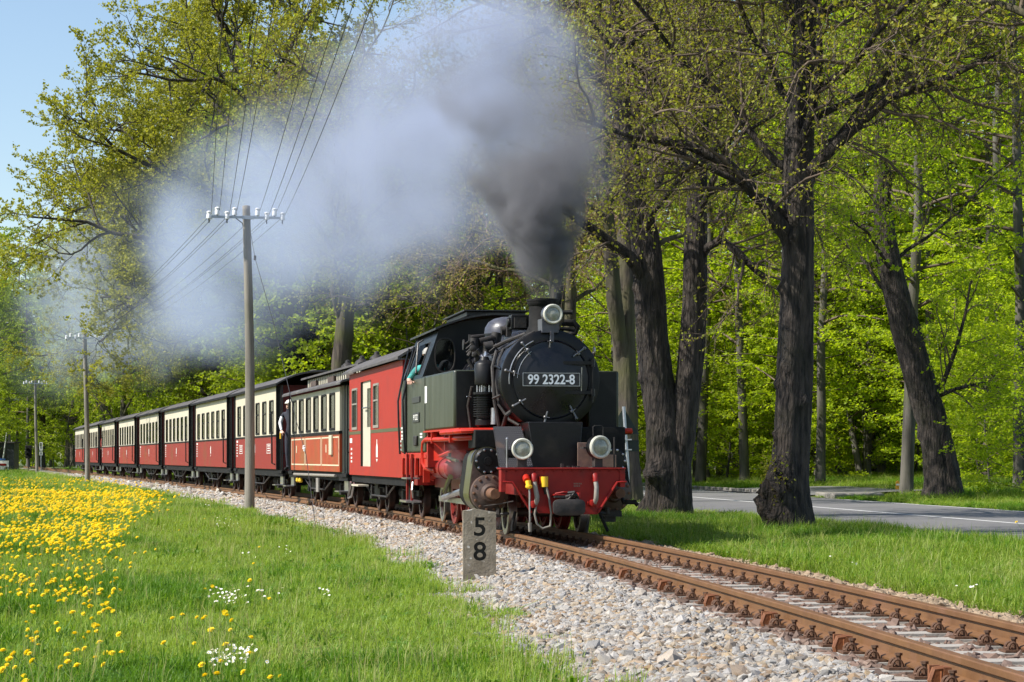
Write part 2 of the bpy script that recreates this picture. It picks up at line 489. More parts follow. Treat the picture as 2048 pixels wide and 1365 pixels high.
# ------------------------------------------------------------------ the setting: ground, ballast bed, road
def gpt(px, py, z=0.0):
    """the ground point (height z) seen at a pixel of the 2048-wide picture"""
    y = FPX * (HC - z) / (py - HZN)
    return (px - 1024) / FPX * y, y
def sheet(name, offs, ys, xfun, zfun, m, kind='structure', smooth=True):
    offs = np.asarray(offs, float); ys = np.asarray(ys, float)
    X = xfun(ys)[:, None] + offs[None, :]
    Y = np.repeat(ys[:, None], len(offs), 1)
    Z = zfun(X, Y, offs[None, :] + 0 * X)
    n = len(offs)
    i = np.arange(len(ys) - 1)[:, None] * n + np.arange(n - 1)[None, :]
    F = np.stack([i, i + 1, i + n + 1, i + n], -1).reshape(-1, 4)
    me = arr_mesh(name, np.stack([X, Y, Z], -1).reshape(-1, 3), [F], smooth)
    me.materials.append(MT[m])
    o = link(bpy.data.objects.new(name, me))
    return tag(o, kind=kind)
_y = np.concatenate([np.linspace(-15, 80, 160), np.linspace(82, 260, 70), np.linspace(280, 1500, 16)])
_o = np.concatenate([[-900, -400, -200, -120, -80, -60, -45], np.linspace(-36, -4, 30), np.linspace(-3.5, 3.5, 29), np.linspace(4, 45, 42), [55, 70, 90, 130, 220, 420, 900]])
ground = sheet('ground', _o, _y, xc, lambda X, Y, D: ground_z(X, Y) - .10 * ((dist_track(X, Y) > -2.35) & (dist_track(X, Y) < 1.75)), 'meadow_soil')
def ballast_z(d, x=0, y=0):
    d = np.asarray(d, float)
    z = -.165 - .16 * sst(.95, 2.5, -d) - .11 * sst(1.0, 2.0, d)
    return z + .012 * np.sin(x * 7.1 + y * 3.3) * np.sin(y * 5.7 - x * 2.1)
_yb = np.concatenate([np.linspace(2, 60, 260), np.linspace(60.5, 240, 240)])
def _bz(X, Y, D):
    z = ballast_z(dist_track(X, Y), X, Y)
    z[:, 0] = -.45; z[:, -1] = -.45
    return z
ballast = sheet('ballast_bed', [-2.52, -2.5, -2.3, -2.1, -1.9, -1.7, -1.5, -1.3, -1.1, -.9, -.7, -.5, -.3, 0, .3, .5, .7, .9, 1.1, 1.3, 1.5, 1.7, 1.9, 1.92], _yb, xc, _bz, 'ballast_base')
_yr = np.linspace(8, 330, 120)
def road_z(x, y):
    return -.235 + 0 * np.asarray(y)
road = sheet('road', [-ROAD_HW, -2, 0, 2, ROAD_HW], _yr, road_x, lambda X, Y, D: -.235 - .02 * (D / 4) ** 2, 'asphalt')
def road_strip(name, o0, o1, y0, y1, m, dash=None):
    b = MB(); y = y0
    while y < y1:
        e = min(y1, y + (dash[0] if dash else 4))
        q = [(float(road_x(t)) + o, t, -.235 - .02 * (o / 4) ** 2 + .004) for t, o in ((y, o0), (y, o1), (e, o1), (e, o0))]
        b.add(q, [(0, 1, 2, 3)])
        y = e + (dash[1] if dash else 0)
    o = b.build(name, m, road, auto=0)
    return o
road_strip('centre_line', -.06, .06, 8, 300, 'road_line')
road_strip('edge_line', 3.62, 3.75, 8, 66, 'road_line')
road_strip('edge_line', 3.62, 3.75, 70, 110, 'road_line', (2.4, 2.4))
road_strip('edge_line', -3.75, -3.63, 8, 300, 'road_line')
# side turning across the road and its concrete kerb
b = MB()
b.add([(float(road_x(72)) + 3.9, 72, -.22), (float(road_x(72)) + 9, 76, -.10), (float(road_x(84)) + 9, 87, -.10), (float(road_x(86)) + 3.9, 86, -.22)], [(0, 1, 2, 3)])
lay = b.build('side_road', 'asphalt', None, auto=0); tag(lay, kind='structure')
b = MB(); kx = float(road_x(70)) + 4.3
b.prism([(kx - .1, 68.2), (kx + 1.5, 68.6), (kx + 1.7, 70.4), (kx - .2, 71.6)], -.5, -.10, 'xy')
kerb = b.build('kerb_island', 'kerb_concrete', None, bevel=.04); tag(kerb, kind='structure')
b = MB()
for y in np.arange(72.5, 118, 1.02):
    x = float(road_x(y)) + 4.05
    b.box(x, x + .14, y, y + 1.0, -.5, -.12)
kerb2 = b.build('kerb', 'kerb_concrete', None, bevel=.02); tag(kerb2, kind='structure')

# ------------------------------------------------------------------ railway track
GA = .485                                    # half the distance between rail centres
track = empty('railway_track', (*trk(-12), -.15), 0, 'rusty narrow gauge railway track curving under the steam train', 'railway track')
def on_track(o, s, d=0.0, z=0.0):
    (x, y), t, n = trk_frame(s)
    o.location = (x + n.x * d - track.location.x, y + n.y * d - track.location.y, z - track.location.z)
    o.rotation_euler = (0, 0, math.atan2(-t.x, t.y))
prof = [(-.056, -.13), (.056, -.13), (.056, -.119), (.012, -.100), (.009, -.046), (.031, -.036), (.032, -.006), (.026, 0), (-.026, 0), (-.032, -.006), (-.031, -.036), (-.009, -.046), (-.012, -.100), (-.056, -.119)]
sv = np.concatenate([np.arange(-24, 40, .6), np.arange(40, 230, 2.0)])
for sd in (-1, 1):
    secs = []
    for s in sv:
        (x, y), t, n = trk_frame(s)
        secs.append([(x + n.x * (sd * GA + a), y + n.y * (sd * GA + a), z) for a, z in prof])
    rb = MB().strip(secs)
    for v in rb.V: v -= np.array(track.location)
    ro = rb.build('rail', 'rail_rust', track, auto=30)
    ro.data.materials.append(MT['rail_head'])
    np_ = len(prof)
    for pi, p in enumerate(ro.data.polygons):
        if p.normal.z > .5 and p.center.z + track.location.z > -.02: p.material_index = 1
sl = MB().prism([(-.105, -.30), (.105, -.30), (.10, -.148), (-.10, -.148)], -.9, .9, 'yz').mesh('sleeper', False)
sl.materials.append(MT['sleeper_concrete'])
cb = MB()                                    # rail clip: hooped spring with a screw head
hoop = [(0.045 + .03 * math.cos(a), 0, -.125 + .055 * math.sin(a)) for a in np.linspace(-.3, math.pi + .1, 9)]
for yy in (-.035, .035):
    cb.tube([(p[0] + .02, yy, p[2]) for p in hoop], .010, 6)
cb.tube([(.075, -.045, -.115), (.10, 0, -.12), (.075, .045, -.115)], .010, 6)
cb.lathe((.05, 0, -.13), 'z', [(0, .03), (.012, .03), (.013, .016), (.085, .016), (.086, .024), (.105, .024)], 6)
cb.box(-.01, .125, -.075, .075, -.147, -.128)
for v in cb.V:
    v[:, 2] = -.145 + (v[:, 2] + .147) * .72; v[:, 1] *= .9; v[:, 0] *= .95
cm = cb.mesh('rail_clip', False); cm.materials.append(MT['clip_rust'])
ab = MB()                                    # rail anchor: strap folded round the rail foot
ab.box(.035, .075, -.05, .05, -.20, -.055); ab.box(.075, .13, -.05, -.02, -.16, -.05); ab.box(.03, .055, -.085, .07, -.12, -.10)
ab.tube([(.075, .03, -.06), (.12, .03, -.065), (.14, .03, -.12), (.12, .03, -.19), (.07, .03, -.2)], .016, 6)
am = ab.mesh('rail_anchor', False); am.materials.append(MT['anchor_rust'])
PIT = .50
nsl = 0
for k in range(-36, 170):
    s = k * PIT
    o = link(bpy.data.objects.new('sleeper', sl), track); on_track(o, s)
    if s > 26: continue
    for sd in (-1, 1):
        for io in (-1, 1):
            if sd == 1 and io == 1 and s > 2: continue
            c = link(bpy.data.objects.new('rail_clip', cm), track)
            on_track(c, s, sd * GA + io * .05)
            if io < 0: c.rotation_euler.z += math.pi
    if k % 4 == 1 and s < 20:
        a_ = link(bpy.data.objects.new('rail_anchor', am), track)
        on_track(a_, s + .17, -GA - .03); a_.rotation_euler.z += math.pi

# ------------------------------------------------------------------ scattering of grass and stones
def scatter(name, P, rot, scl, idx, meshes, label, cat, kind='stuff'):
    P = np.asarray(P, np.float32)
    me = bpy.data.meshes.new(name)
    me.vertices.add(len(P)); me.vertices.foreach_set('co', P.ravel())
    for an, ty, dat, key in (('rot', 'FLOAT_VECTOR', rot, 'vector'), ('scl', 'FLOAT_VECTOR', scl, 'vector'), ('idx', 'INT', idx, 'value')):
        a = me.attributes.new(an, ty, 'POINT')
        a.data.foreach_set(key, np.asarray(dat, np.int32 if ty == 'INT' else np.float32).ravel())
    o = link(bpy.data.objects.new(name, me))
    col = bpy.data.collections.new(name + '_source')
    for i, m in enumerate(meshes):
        so = bpy.data.objects.new('%s_%02d' % (name, i), m)
        col.objects.link(so)
    ng = bpy.data.node_groups.new(name, 'GeometryNodeTree')
    ng.interface.new_socket('Geometry', in_out='INPUT', socket_type='NodeSocketGeometry')
    ng.interface.new_socket('Geometry', in_out='OUTPUT', socket_type='NodeSocketGeometry')
    N = ng.nodes; L = ng.links
    gi = N.new('NodeGroupInput'); go = N.new('NodeGroupOutput')
    ip = N.new('GeometryNodeInstanceOnPoints'); ci = N.new('GeometryNodeCollectionInfo')
    ci.inputs['Collection'].default_value = col
    ci.inputs['Separate Children'].default_value = True; ci.inputs['Reset Children'].default_value = True
    ip.inputs['Pick Instance'].default_value = True
    def attr(n, t):
        a = N.new('GeometryNodeInputNamedAttribute'); a.data_type = t; a.inputs['Name'].default_value = n
        return a.outputs['Attribute']
    L.new(gi.outputs[0], ip.inputs['Points']); L.new(ci.outputs[0], ip.inputs['Instance'])
    L.new(attr('idx', 'INT'), ip.inputs['Instance Index'])
    L.new(attr('rot', 'FLOAT_VECTOR'), ip.inputs['Rotation']); L.new(attr('scl', 'FLOAT_VECTOR'), ip.inputs['Scale'])
    L.new(ip.outputs[0], go.inputs[0])
    md = o.modifiers.new('scatter', 'NODES'); md.node_group = ng
    return tag(o, label, cat, kind=kind)
def stone_mesh(rng, m, i):
    t = (1 + 5 ** .5) / 2
    V = np.array([(-1, t, 0), (1, t, 0), (-1, -t, 0), (1, -t, 0), (0, -1, t), (0, 1, t), (0, -1, -t), (0, 1, -t), (t, 0, -1), (t, 0, 1), (-t, 0, -1), (-t, 0, 1)]) / 1.9
    F = [(0, 11, 5), (0, 5, 1), (0, 1, 7), (0, 7, 10), (0, 10, 11), (1, 5, 9), (5, 11, 4), (11, 10, 2), (10, 7, 6), (7, 1, 8), (3, 9, 4), (3, 4, 2), (3, 2, 6), (3, 6, 8), (3, 8, 9), (4, 9, 5), (2, 4, 11), (6, 2, 10), (8, 6, 7), (9, 8, 1)]
    V = V * rng.uniform(.72, 1.25, (12, 1)) * np.array([1.25, .9, .62]) * rng.uniform(.85, 1.15, 3)
    me = arr_mesh('stone', V, [np.array(F)], False)
    me.materials.append(MT[m])
    return me
rng = np.random.default_rng(7)
def stones(name, m, bands, drange, label, skip_sleepers=False, zoff=0.0):
    P, S = [], []
    for (y0, y1, dens, rad) in bands:
        n = int((y1 - y0) * (drange[1] - drange[0]) * dens)
        y = rng.uniform(y0, y1, n); d = rng.uniform(drange[0], drange[1], n)
        edge = .18 * np.sin(y * 1.9) + .12 * np.sin(y * 4.3 + 1)
        if drange[0] < -2: d = np.where(d < drange[0] + .5, d + edge * (drange[0] + .5 - d) / .5 * 1.2, d)
        sl_ = xc(y + .5) - xc(y - .5)
        x = xc(y) + d * np.sqrt(1 + sl_ ** 2)
        z = np.maximum(ballast_z(d, x, y), ground_z(x, y)) + rng.uniform(-.012, .016, n) + zoff
        if skip_sleepers:
            sa = np.interp(y - d * sl_, _YS, _SS) - _S0
            ph = np.abs((sa / PIT + .5) % 1 - .5) * PIT
            keep = ph > .12
            keep &= np.abs(np.abs(d) - GA) > .085
            x, y, z, d = x[keep], y[keep], z[keep], d[keep]
        P.append(np.stack([x, y, z], 1)); S.append(rad * rng.lognormal(0, .28, len(x)))
    P = np.concatenate(P); S = np.concatenate(S)
    n = len(P)
    rot = np.stack([rng.normal(0, .45, n), rng.normal(0, .45, n), rng.uniform(0, 6.28, n)], 1)
    return scatter(name, P, rot, np.repeat(S[:, None], 3, 1), rng.integers(0, 8, n), [stone_mesh(rng, m, i) for i in range(8)], label, 'gravel')
stones('ballast_gravel', 'ballast_stone', [(8, 20, 1500, .026), (20, 36, 1200, .028), (36, 62, 520, .036), (62, 150, 90, .07)], (-2.55, -.80), 'pale grey and ochre ballast stones on the near shoulder of the track')
stones('track_gravel', 'track_stone', [(8, 30, 850, .03), (30, 62, 350, .036)], (-.86, .80), 'brown dusty ballast stones between the sleepers', True, -.014)
stones('verge_gravel', 'verge_stone', [(8, 30, 800, .03), (30, 62, 300, .038)], (.78, 1.95), 'brown ballast stones beyond the far rail', False, .0)

def blade_clump(rng, m, nb, rad, h0, h1, w, lean, name):
    a = rng.uniform(0, 6.28, nb); rr = rad * np.sqrt(rng.uniform(0, 1, nb))
    bx, by = rr * np.cos(a), rr * np.sin(a)
    h = rng.uniform(h0, h1, nb); az = rng.uniform(0, 6.28, nb); ln = np.abs(rng.normal(0, lean, nb)) + .08
    wd = w * rng.uniform(.7, 1.4, nb)
    ux, uy = np.cos(az), np.sin(az); vx, vy = -uy, ux
    t = rng.uniform(-.6, .6, nb); wx, wy = vx * np.cos(t) + ux * np.sin(t), vy * np.cos(t) + uy * np.sin(t)
    V = np.zeros((nb, 5, 3))
    V[:, 0] = np.stack([bx - wx * wd, by - wy * wd, 0 * h], 1); V[:, 1] = np.stack([bx + wx * wd, by + wy * wd, 0 * h], 1)
    mx, my, mz = bx + ux * h * ln * .35, by + uy * h * ln * .35, h * .6
    V[:, 2] = np.stack([mx + wx * wd * .8, my + wy * wd * .8, mz], 1); V[:, 3] = np.stack([mx - wx * wd * .8, my - wy * wd * .8, mz], 1)
    V[:, 4] = np.stack([bx + ux * h * ln, by + uy * h * ln, h * (1 - .35 * np.minimum(ln, 1.2))], 1)
    i = np.arange(nb)[:, None] * 5
    me = arr_mesh(name, V.reshape(-1, 3), [i + np.array([[0, 1, 2, 3]]), i + np.array([[3, 2, 4]])], False)
    me.materials.append(MT[m])
    return me
def lowf(x, y, k=0):
    return (np.sin(x * .83 + y * .31 + k) + np.sin(y * .57 - x * .42 + 2 * k + 1) + np.sin(x * 1.9 + 1.3 * y + k) * .6 + np.sin(2.7 * y - 1.1 * x + 3 * k) * .5) / 3.1
def pick(P, k):
    if k < 8: return rng.integers(0, k, len(P))
    a = lowf(P[:, 0] * 1.3, P[:, 1] * .8, 7) + rng.normal(0, .28, len(P)); b = lowf(P[:, 0] * 1.7, P[:, 1] * 1.1, 11) + rng.normal(0, .25, len(P))
    i = rng.integers(0, 5, len(P))
    i = np.where(a > .38, 5 + rng.integers(0, 2, len(P)), i)
    i = np.where((b > .62) & (a < .3), 7, i)
    if k > 8:
        q = rng.uniform(0, 1, len(P)); i = np.where(q < .09, 8, i); i = np.where(q > .95, 9, i)
    return i
def lawn(name, m, zones, inside, meshes, hs, label):
    P, S = [], []
    for (y0, y1, x0f, x1f, dens, sc) in zones:
        xa = min(x0f(y0), x0f(y1)); xb = max(x1f(y0), x1f(y1))
        n = int((y1 - y0) * (xb - xa) * dens)
        y = rng.uniform(y0, y1, n); x = rng.uniform(xa, xb, n)
        k = inside(x, y) & (x > x0f(y)) & (x < x1f(y))
        x, y = x[k], y[k]
        hh = hs * (1 + .38 * lowf(x, y)) * rng.uniform(.75, 1.3, len(x)) * np.where(dist_track(x, y) > 1, 1 - .5 * sst(4.5, .3, np.abs(np.abs(x - road_x(y)) - 4)) * sst(40, 50, y), 1)
        P.append(np.stack([x, y, ground_z(x, y) - .01], 1)); S.append(np.stack([np.full(len(x), sc), np.full(len(x), sc), hh * sc ** .4], 1))
    P = np.concatenate(P); S = np.concatenate(S); n = len(P)
    rot = np.stack([rng.normal(0, .08, n), rng.normal(0, .08, n), rng.uniform(0, 6.28, n)], 1)
    return scatter(name, P, rot, S, pick(P, len(meshes)), meshes, label, 'grass')
fl = lambda y: -.2276 * y - 1.5
gl = [blade_clump(rng, 'grass_blades', 64, .15, .03, .17, .0032, .65, 'clump') for _ in range(5)] + [blade_clump(rng, 'grass_dark', 60, .14, .06, .20, .0036, .7, 'clump') for _ in range(2)] + [blade_clump(rng, 'grass_dry', 46, .15, .03, .15, .003, .9, 'clump'), blade_clump(rng, 'grass_dark', 11, .03, .10, .17, .012, 1.3, 'clump'), blade_clump(rng, 'grass_dry', 14, .10, .20, .36, .0016, .5, 'clump')]
left_edge = lambda y: xc(y) - 2.0
def in_left(x, y):
    d = dist_track(x, y)
    e = -2.28 - .22 * np.sin(y * 1.3) * np.sin(y * .37 + 1) - .10 * np.sin(y * 3.1)
    return (d < e) | ((d < e + .45) & (rng.uniform(0, 1, np.shape(d)) < .10))
lawn('meadow_grass', 'grass_blades', [(8.5, 14, fl, left_edge, 75, 1.0), (14, 22, fl, left_edge, 55, 1.05), (22, 36, fl, left_edge, 38, 1.2), (36, 60, fl, left_edge, 17, 1.6), (60, 110, fl, left_edge, 6, 2.3), (110, 230, fl, left_edge, 1.6, 4.0)], in_left, gl, 1.0, 'bright green meadow grass left of the track')
gr = [blade_clump(rng, 'verge_blades', 60, .17, .10, .34, .0042, .6, 'clump') for _ in range(5)] + [blade_clump(rng, 'grass_dark', 60, .17, .12, .40, .0045, .6, 'clump') for _ in range(2)] + [blade_clump(rng, 'grass_dry', 50, .17, .12, .42, .0035, .7, 'clump'), blade_clump(rng, 'grass_dark', 12, .05, .16, .3, .014, 1.1, 'clump'), blade_clump(rng, 'grass_dry', 16, .12, .3, .55, .002, .5, 'clump')]
def in_right(x, y):
    d = dist_track(x, y)
    rd = x - road_x(y)
    return (d > 1.72 + .15 * np.sin(y * 1.7)) & (np.abs(rd) > 3.95 + .15 * np.sin(y * 2.1))
vr = lambda y: .2276 * y + 2
lawn('verge_grass', 'verge_blades', [(9, 24, lambda y: xc(y) + 1.5, lambda y: road_x(y) - 3.8, 44, 1.0), (24, 45, lambda y: xc(y) + 1.5, lambda y: road_x(y) - 3.8, 34, 1.15), (45, 90, lambda y: xc(y) + 1.5, lambda y: road_x(y) - 3.8, 12, 1.5), (90, 220, lambda y: xc(y) + 1.5, lambda y: road_x(y) - 3.8, 2.2, 3.0)], in_right, gr, .66, 'tall lush grass on the strip between track and road')
lawn('far_verge_grass', 'verge_blades', [(30, 60, lambda y: road_x(y) + 3.8, lambda y: road_x(y) + 12, 14, 1.4), (60, 110, lambda y: road_x(y) + 4.2, lambda y: road_x(y) + 20, 6, 2.0)], lambda x, y: in_right(x, y) & ~((x > road_x(y) + 3.5) & (x < road_x(y) + 9) & (y > 71) & (y < 87)), gr, .7, 'grass verge on the far side of the road')

# ------------------------------------------------------------------ flowers
def dandelion_meshes(k):
    rr = np.random.default_rng(40 + k)
    h = MB()
    for ring, (nn, ra, rb_, z0, z1) in enumerate(((14, .004, .021, .0, .004), (12, .003, .016, .004, .010), (8, .001, .010, .008, .014))):
        for j in range(nn):
            a = 2 * math.pi * (j + rr.uniform(-.3, .3) + ring * .4) / nn; w = .0042
            ca, sa = math.cos(a), math.sin(a)
            L_ = rb_ * rr.uniform(.85, 1.12)
            h.add([(ca * ra - sa * w * .6, sa * ra + ca * w * .6, z0), (ca * ra + sa * w * .6, sa * ra - ca * w * .6, z0), (ca * L_ + sa * w, sa * L_ - ca * w, z1), (ca * L_ - sa * w, sa * L_ + ca * w, z1)], [(0, 1, 2, 3)])
    h.lathe((0, 0, -.004), 'z', [(0, .004), (.004, .012), (.011, .012), (.015, .006)], 8)
    hm = h.mesh('dandelion', False); hm.materials.append(MT['dandelion_yellow'])
    s = MB().tube([(.01, .0, -.14), (.004, .002, -.07), (0, 0, -.003)], [.0022, .0022, .0028], 5)
    sm = s.mesh('stem', False); sm.materials.append(MT['dandelion_stem'])
    return hm, sm
DM = [dandelion_meshes(k) for k in range(4)]
yb_ = np.array([9, 11, 13.2, 16, 23, 30, 36.7, 50, 70, 100, 130.])
xb_ = np.array([-1.8, -2.05, -2.35, -2.8, -4.2, -5.15, -6.3, -8.0, -11.0, -17.5, -25.])
flw = []
for (y0, y1, dens) in ((10, 24, 34), (24, 37, 32), (37, 55, 26), (55, 75, 17), (75, 120, 2.5)):
    n = int((y1 - y0) * 30 * dens)
    y = rng.uniform(y0, y1, n); x = rng.uniform(-40, 0, n)
    bnd = np.interp(y, yb_, xb_)
    inside = (x < bnd + rng.normal(0, .12, n) * (.4 + y / 40)) & (x > -.2276 * y - 3)
    cl = lowf(x * 1.7, y * 1.1, 5) * .5 + .5
    k = inside & (rng.uniform(0, 1, n) < np.clip(cl * 1.5, .25, 1) * np.where(y < 14, .7, 1))
    flw += list(zip(x[k], y[k]))
lone = [(1200, 790), (1243, 825), (1575, 838), (1484, 655), (1462, 733), (1517, 545), (1048, 462), (1198, 393), (1010, 980), (1067, 968), (1152, 967), (1200, 955), (1190, 1012), (1235, 1018), (1315, 962), (1328, 987), (1358, 997), (1348, 1037), (958, 1075), (1137, 1077), (1468, 1080), (1320, 1117), (1460, 1150), (1182, 1203), (1290, 1215), (1200, 1292), (1270, 1290), (1425, 1277), (1582, 1277), (1640, 1252), (1205, 1350), (598, 910), (605, 955), (487, 1058), (355, 1295), (140, 1280), (150, 1340), (790, 583), (850, 582), (910, 570), (708, 643), (672, 665), (765, 632), (803, 522), (705, 790)]
lone = [gpt(a * .3418, 900 + b_ * .3419, -.12) for a, b_ in lone] + [gpt(2033, 1065, -.05)]
flw.sort(key=lambda p: p[1])
def visible(p):
    return abs(p[0] / p[1]) < .2276
near = [p for p in flw if visible(p)][:300 - len(lone)]
nset = set(near)
rest = [p for p in flw if p not in nset]
for i, (x, y) in enumerate(lone + near):
    hm, sm = DM[i % 4]
    o = link(bpy.data.objects.new('dandelion', hm))
    st = link(bpy.data.objects.new('stem', sm), o)
    z = float(ground_z(x, y)) + rng.uniform(.13, .20)
    if x > 5: z += .16
    o.location = (x, y, z); o.rotation_euler = (rng.normal(.35, .3), rng.normal(-.25, .3), rng.uniform(-.6, .6))
    sc = rng.uniform(.7, 1.2); o.scale = (sc, sc, sc)
    if i < len(lone):
        tag(o, 'single yellow dandelion out in the open grass apart from the yellow drift' if x < 5 else 'lone yellow dandelion at the road edge far right', 'dandelion', 'scattered dandelions in the open grass' if x < 5 else None)
    else:
        tag(o, 'yellow dandelion in the dense drift along the left of the meadow', 'dandelion', 'dandelions of the drift on the left')
P = np.array([(x, y, float(ground_z(x, y)) + rng.uniform(.15, .24)) for x, y in rest]); n = len(P)
fm = []
for hm, sm in DM:
    fm.append(hm)
sc = rng.uniform(1.0, 1.5, n) * np.clip(P[:, 1] / 40, 1, 1.7)
scatter('dandelion_drift', P, np.stack([rng.normal(.4, .3, n), rng.normal(-.25, .3, n), rng.uniform(-.6, .6, n)], 1), np.repeat(sc[:, None], 3, 1), rng.integers(0, 4, n), fm, 'distant mass of yellow dandelions on the left of the meadow', 'dandelions')
def daisy_mesh(k):
    h = MB(); rr = np.random.default_rng(k)
    for j in range(11):
        a = 2 * math.pi * j / 11 + rr.uniform(-.1, .1); ca, sa = math.cos(a), math.sin(a); w = .0034
        h.add([(ca * .003, sa * .003, 0), (ca * .009 + sa * w, sa * .009 - ca * w, .002), (ca * .014, sa * .014, .003), (ca * .009 - sa * w, sa * .009 + ca * w, .002)], [(0, 1, 2, 3)])
    m_ = h.mesh('daisy', False); m_.materials.append(MT['daisy_white'])
    c = MB().lathe((0, 0, 0), 'z', [(0, .0045), (.003, .0035), (.004, .001)], 7).mesh('flower_centre', False); c.materials.append(MT['dandelion_yellow'])
    s = MB().tube([(0, 0, -.09), (0, 0, -.001)], .001, 4).mesh('stem', False); s.materials.append(MT['dandelion_stem'])
    return m_, c, s
DS = daisy_mesh(3)
dz = []
for (n, cx_, cy_, sx_, sy_) in ((42, 1345, 848, 105, 26), (58, 1350, 1165, 110, 30), (22, 1330, 415, 80, 30), (8, 1210, 320, 40, 12), (7, 1550, 815, 90, 18), (6, 1700, 560, 60, 20), (7, 1912, 805, 30, 12), (5, 1470, 592, 60, 10)):
    for _ in range(n):
        dz.append(gpt(rng.normal(cx_, sx_ * .6) * .3418, 900 + rng.normal(cy_, sy_ * .7) * .3419, -.15))
dz += [gpt(1524 + a * .2673, 1000 + b_ * .2673, -.05) for a, b_ in ((675, 480), (705, 490), (1605, 650), (1580, 680), (1455, 695), (1560, 690), (510, 432), (1330, 265))]
for i, (x, y) in enumerate(dz):
    o = link(bpy.data.objects.new('daisy', DS[0])); link(bpy.data.objects.new('flower_centre', DS[1]), o); link(bpy.data.objects.new('stem', DS[2]), o)
    right = x > xc(y)
    o.location = (x, y, float(ground_z(x, y)) + (rng.uniform(.10, .17) if not right else .22)); o.rotation_euler = (rng.normal(.5, .25), rng.normal(-.2, .25), rng.uniform(-.5, .5))
    s_ = rng.uniform(.65, 1.0); o.scale = (s_, s_, s_)
    if right: tag(o, 'tiny white flower in the tall grass between track and road', 'daisy', 'white flowers in the verge')
    elif i < 42: tag(o, 'small white daisy in the thick cluster farther up the meadow', 'daisy', 'daisies of the upper cluster')
    elif i < 100: tag(o, 'small white daisy in the cluster near the bottom of the meadow', 'daisy', 'daisies of the lower cluster')
    else: tag(o, 'tiny white daisy scattered in the meadow outside the two clusters', 'daisy', 'scattered daisies')
# ------------------------------------------------------------------ trees
def tubes_np(branches, nside):
    """many branches of equal side count -> one vertex/face array"""
    VV, FF, n0 = [], [], 0
    a = np.arange(nside) * 2 * np.pi / nside
    ca, sa = np.cos(a)[None, :, None], np.sin(a)[None, :, None]
    for P, r in branches:
        m = len(P)
        T = np.empty_like(P); T[1:-1] = P[2:] - P[:-2]; T[0] = P[1] - P[0]; T[-1] = P[-1] - P[-2]
        T /= np.linalg.norm(T, axis=1)[:, None] + 1e-9
        ref = np.array([.31, .17, .93]) if abs(T[0, 2]) < .8 else np.array([.9, .3, .1])
        U = np.cross(T, ref); U /= np.linalg.norm(U, axis=1)[:, None] + 1e-9
        W = np.cross(T, U)
        V = P[:, None] + r[:, None, None] * (ca * U[:, None] + sa * W[:, None])
        i = n0 + np.arange(m - 1)[:, None] * nside + np.arange(nside)[None]
        k = n0 + np.arange(m - 1)[:, None] * nside + (np.arange(nside)[None] + 1) % nside
        FF.append(np.stack([i, k, k + nside, i + nside], -1).reshape(-1, 4))
        VV.append(V.reshape(-1, 3)); n0 += m * nside
    return np.concatenate(VV), np.concatenate(FF)
def trunk_surface(P, r, n, rs, rough=.07, burls=(), flare=.35, flare_h=.8):
    """a trunk with furrowed, lumpy surface"""
    P = np.asarray(P, float); r = np.asarray(r, float)
    L = np.concatenate([[0], np.cumsum(np.linalg.norm(np.diff(P, axis=0), axis=1))])
    m = max(10, int(L[-1] / .11))
    t = np.linspace(0, L[-1], m)
    Q = np.stack([np.interp(t, L, P[:, i]) for i in range(3)], 1)
    for _ in range(6): Q[1:-1] = .5 * Q[1:-1] + .25 * (Q[2:] + Q[:-2])
    rr = np.interp(t, L, r)
    T, U, W = frames(Q)
    a = np.arange(n) * 2 * np.pi / n
    A, Z = np.meshgrid(a, t)
    f = 1 + 0 * A
    for k in range(7):
        q = rs.integers(2, 12); ph = rs.uniform(0, 6.28); zf = rs.uniform(.3, 1.6)
        f += rough * rs.uniform(.3, 1) / (1 + q * .12) * np.sin(q * A + ph + np.sin(Z * zf + ph * 2) * 1.1) * (.7 + .3 * np.sin(Z * zf * 2.1 + ph))
    f += rough * .35 * rs.normal(0, 1, A.shape) * .5
    fl = np.exp(-Z / flare_h) * flare
    f += fl * (1 + .45 * np.sin(5 * A + rs.uniform(0, 6)) + .3 * np.sin(3 * A + 1))
    for (bz, ba, bs, bh) in burls:
        da = (A - ba + np.pi) % (2 * np.pi) - np.pi
        g = np.exp(-((Z - bz) / bs) ** 2 - (da * rr[:, None] / bs) ** 2)
        f += bh * g * (1 + .35 * rs.normal(0, 1, A.shape))
    V = Q[:, None] + (rr[:, None] * f)[..., None] * (np.cos(A)[..., None] * U[:, None] + np.sin(A)[..., None] * W[:, None])
    i = np.arange(m - 1)[:, None] * n + np.arange(n)[None]; k = np.arange(m - 1)[:, None] * n + (np.arange(n)[None] + 1) % n
    return V.reshape(-1, 3), np.stack([i, k, k + n, i + n], -1).reshape(-1, 4)
def cat_geo(parts):
    V, F, n = [], [], 0
    for v, f in parts:
        V.append(v); F.append(f + n); n += len(v)
    return np.concatenate(V), np.concatenate(F)
def branch_path(rs, p, d, L, n, wig, trop):
    st = L / n
    D = d[None] + np.cumsum(rs.normal(0, wig, (n, 3)), 0) + np.linspace(0, 1, n)[:, None] * np.array([0, 0, trop])[None]
    D /= np.linalg.norm(D, axis=1)[:, None]
    return np.concatenate([p[None], p[None] + np.cumsum(D * st, 0)])
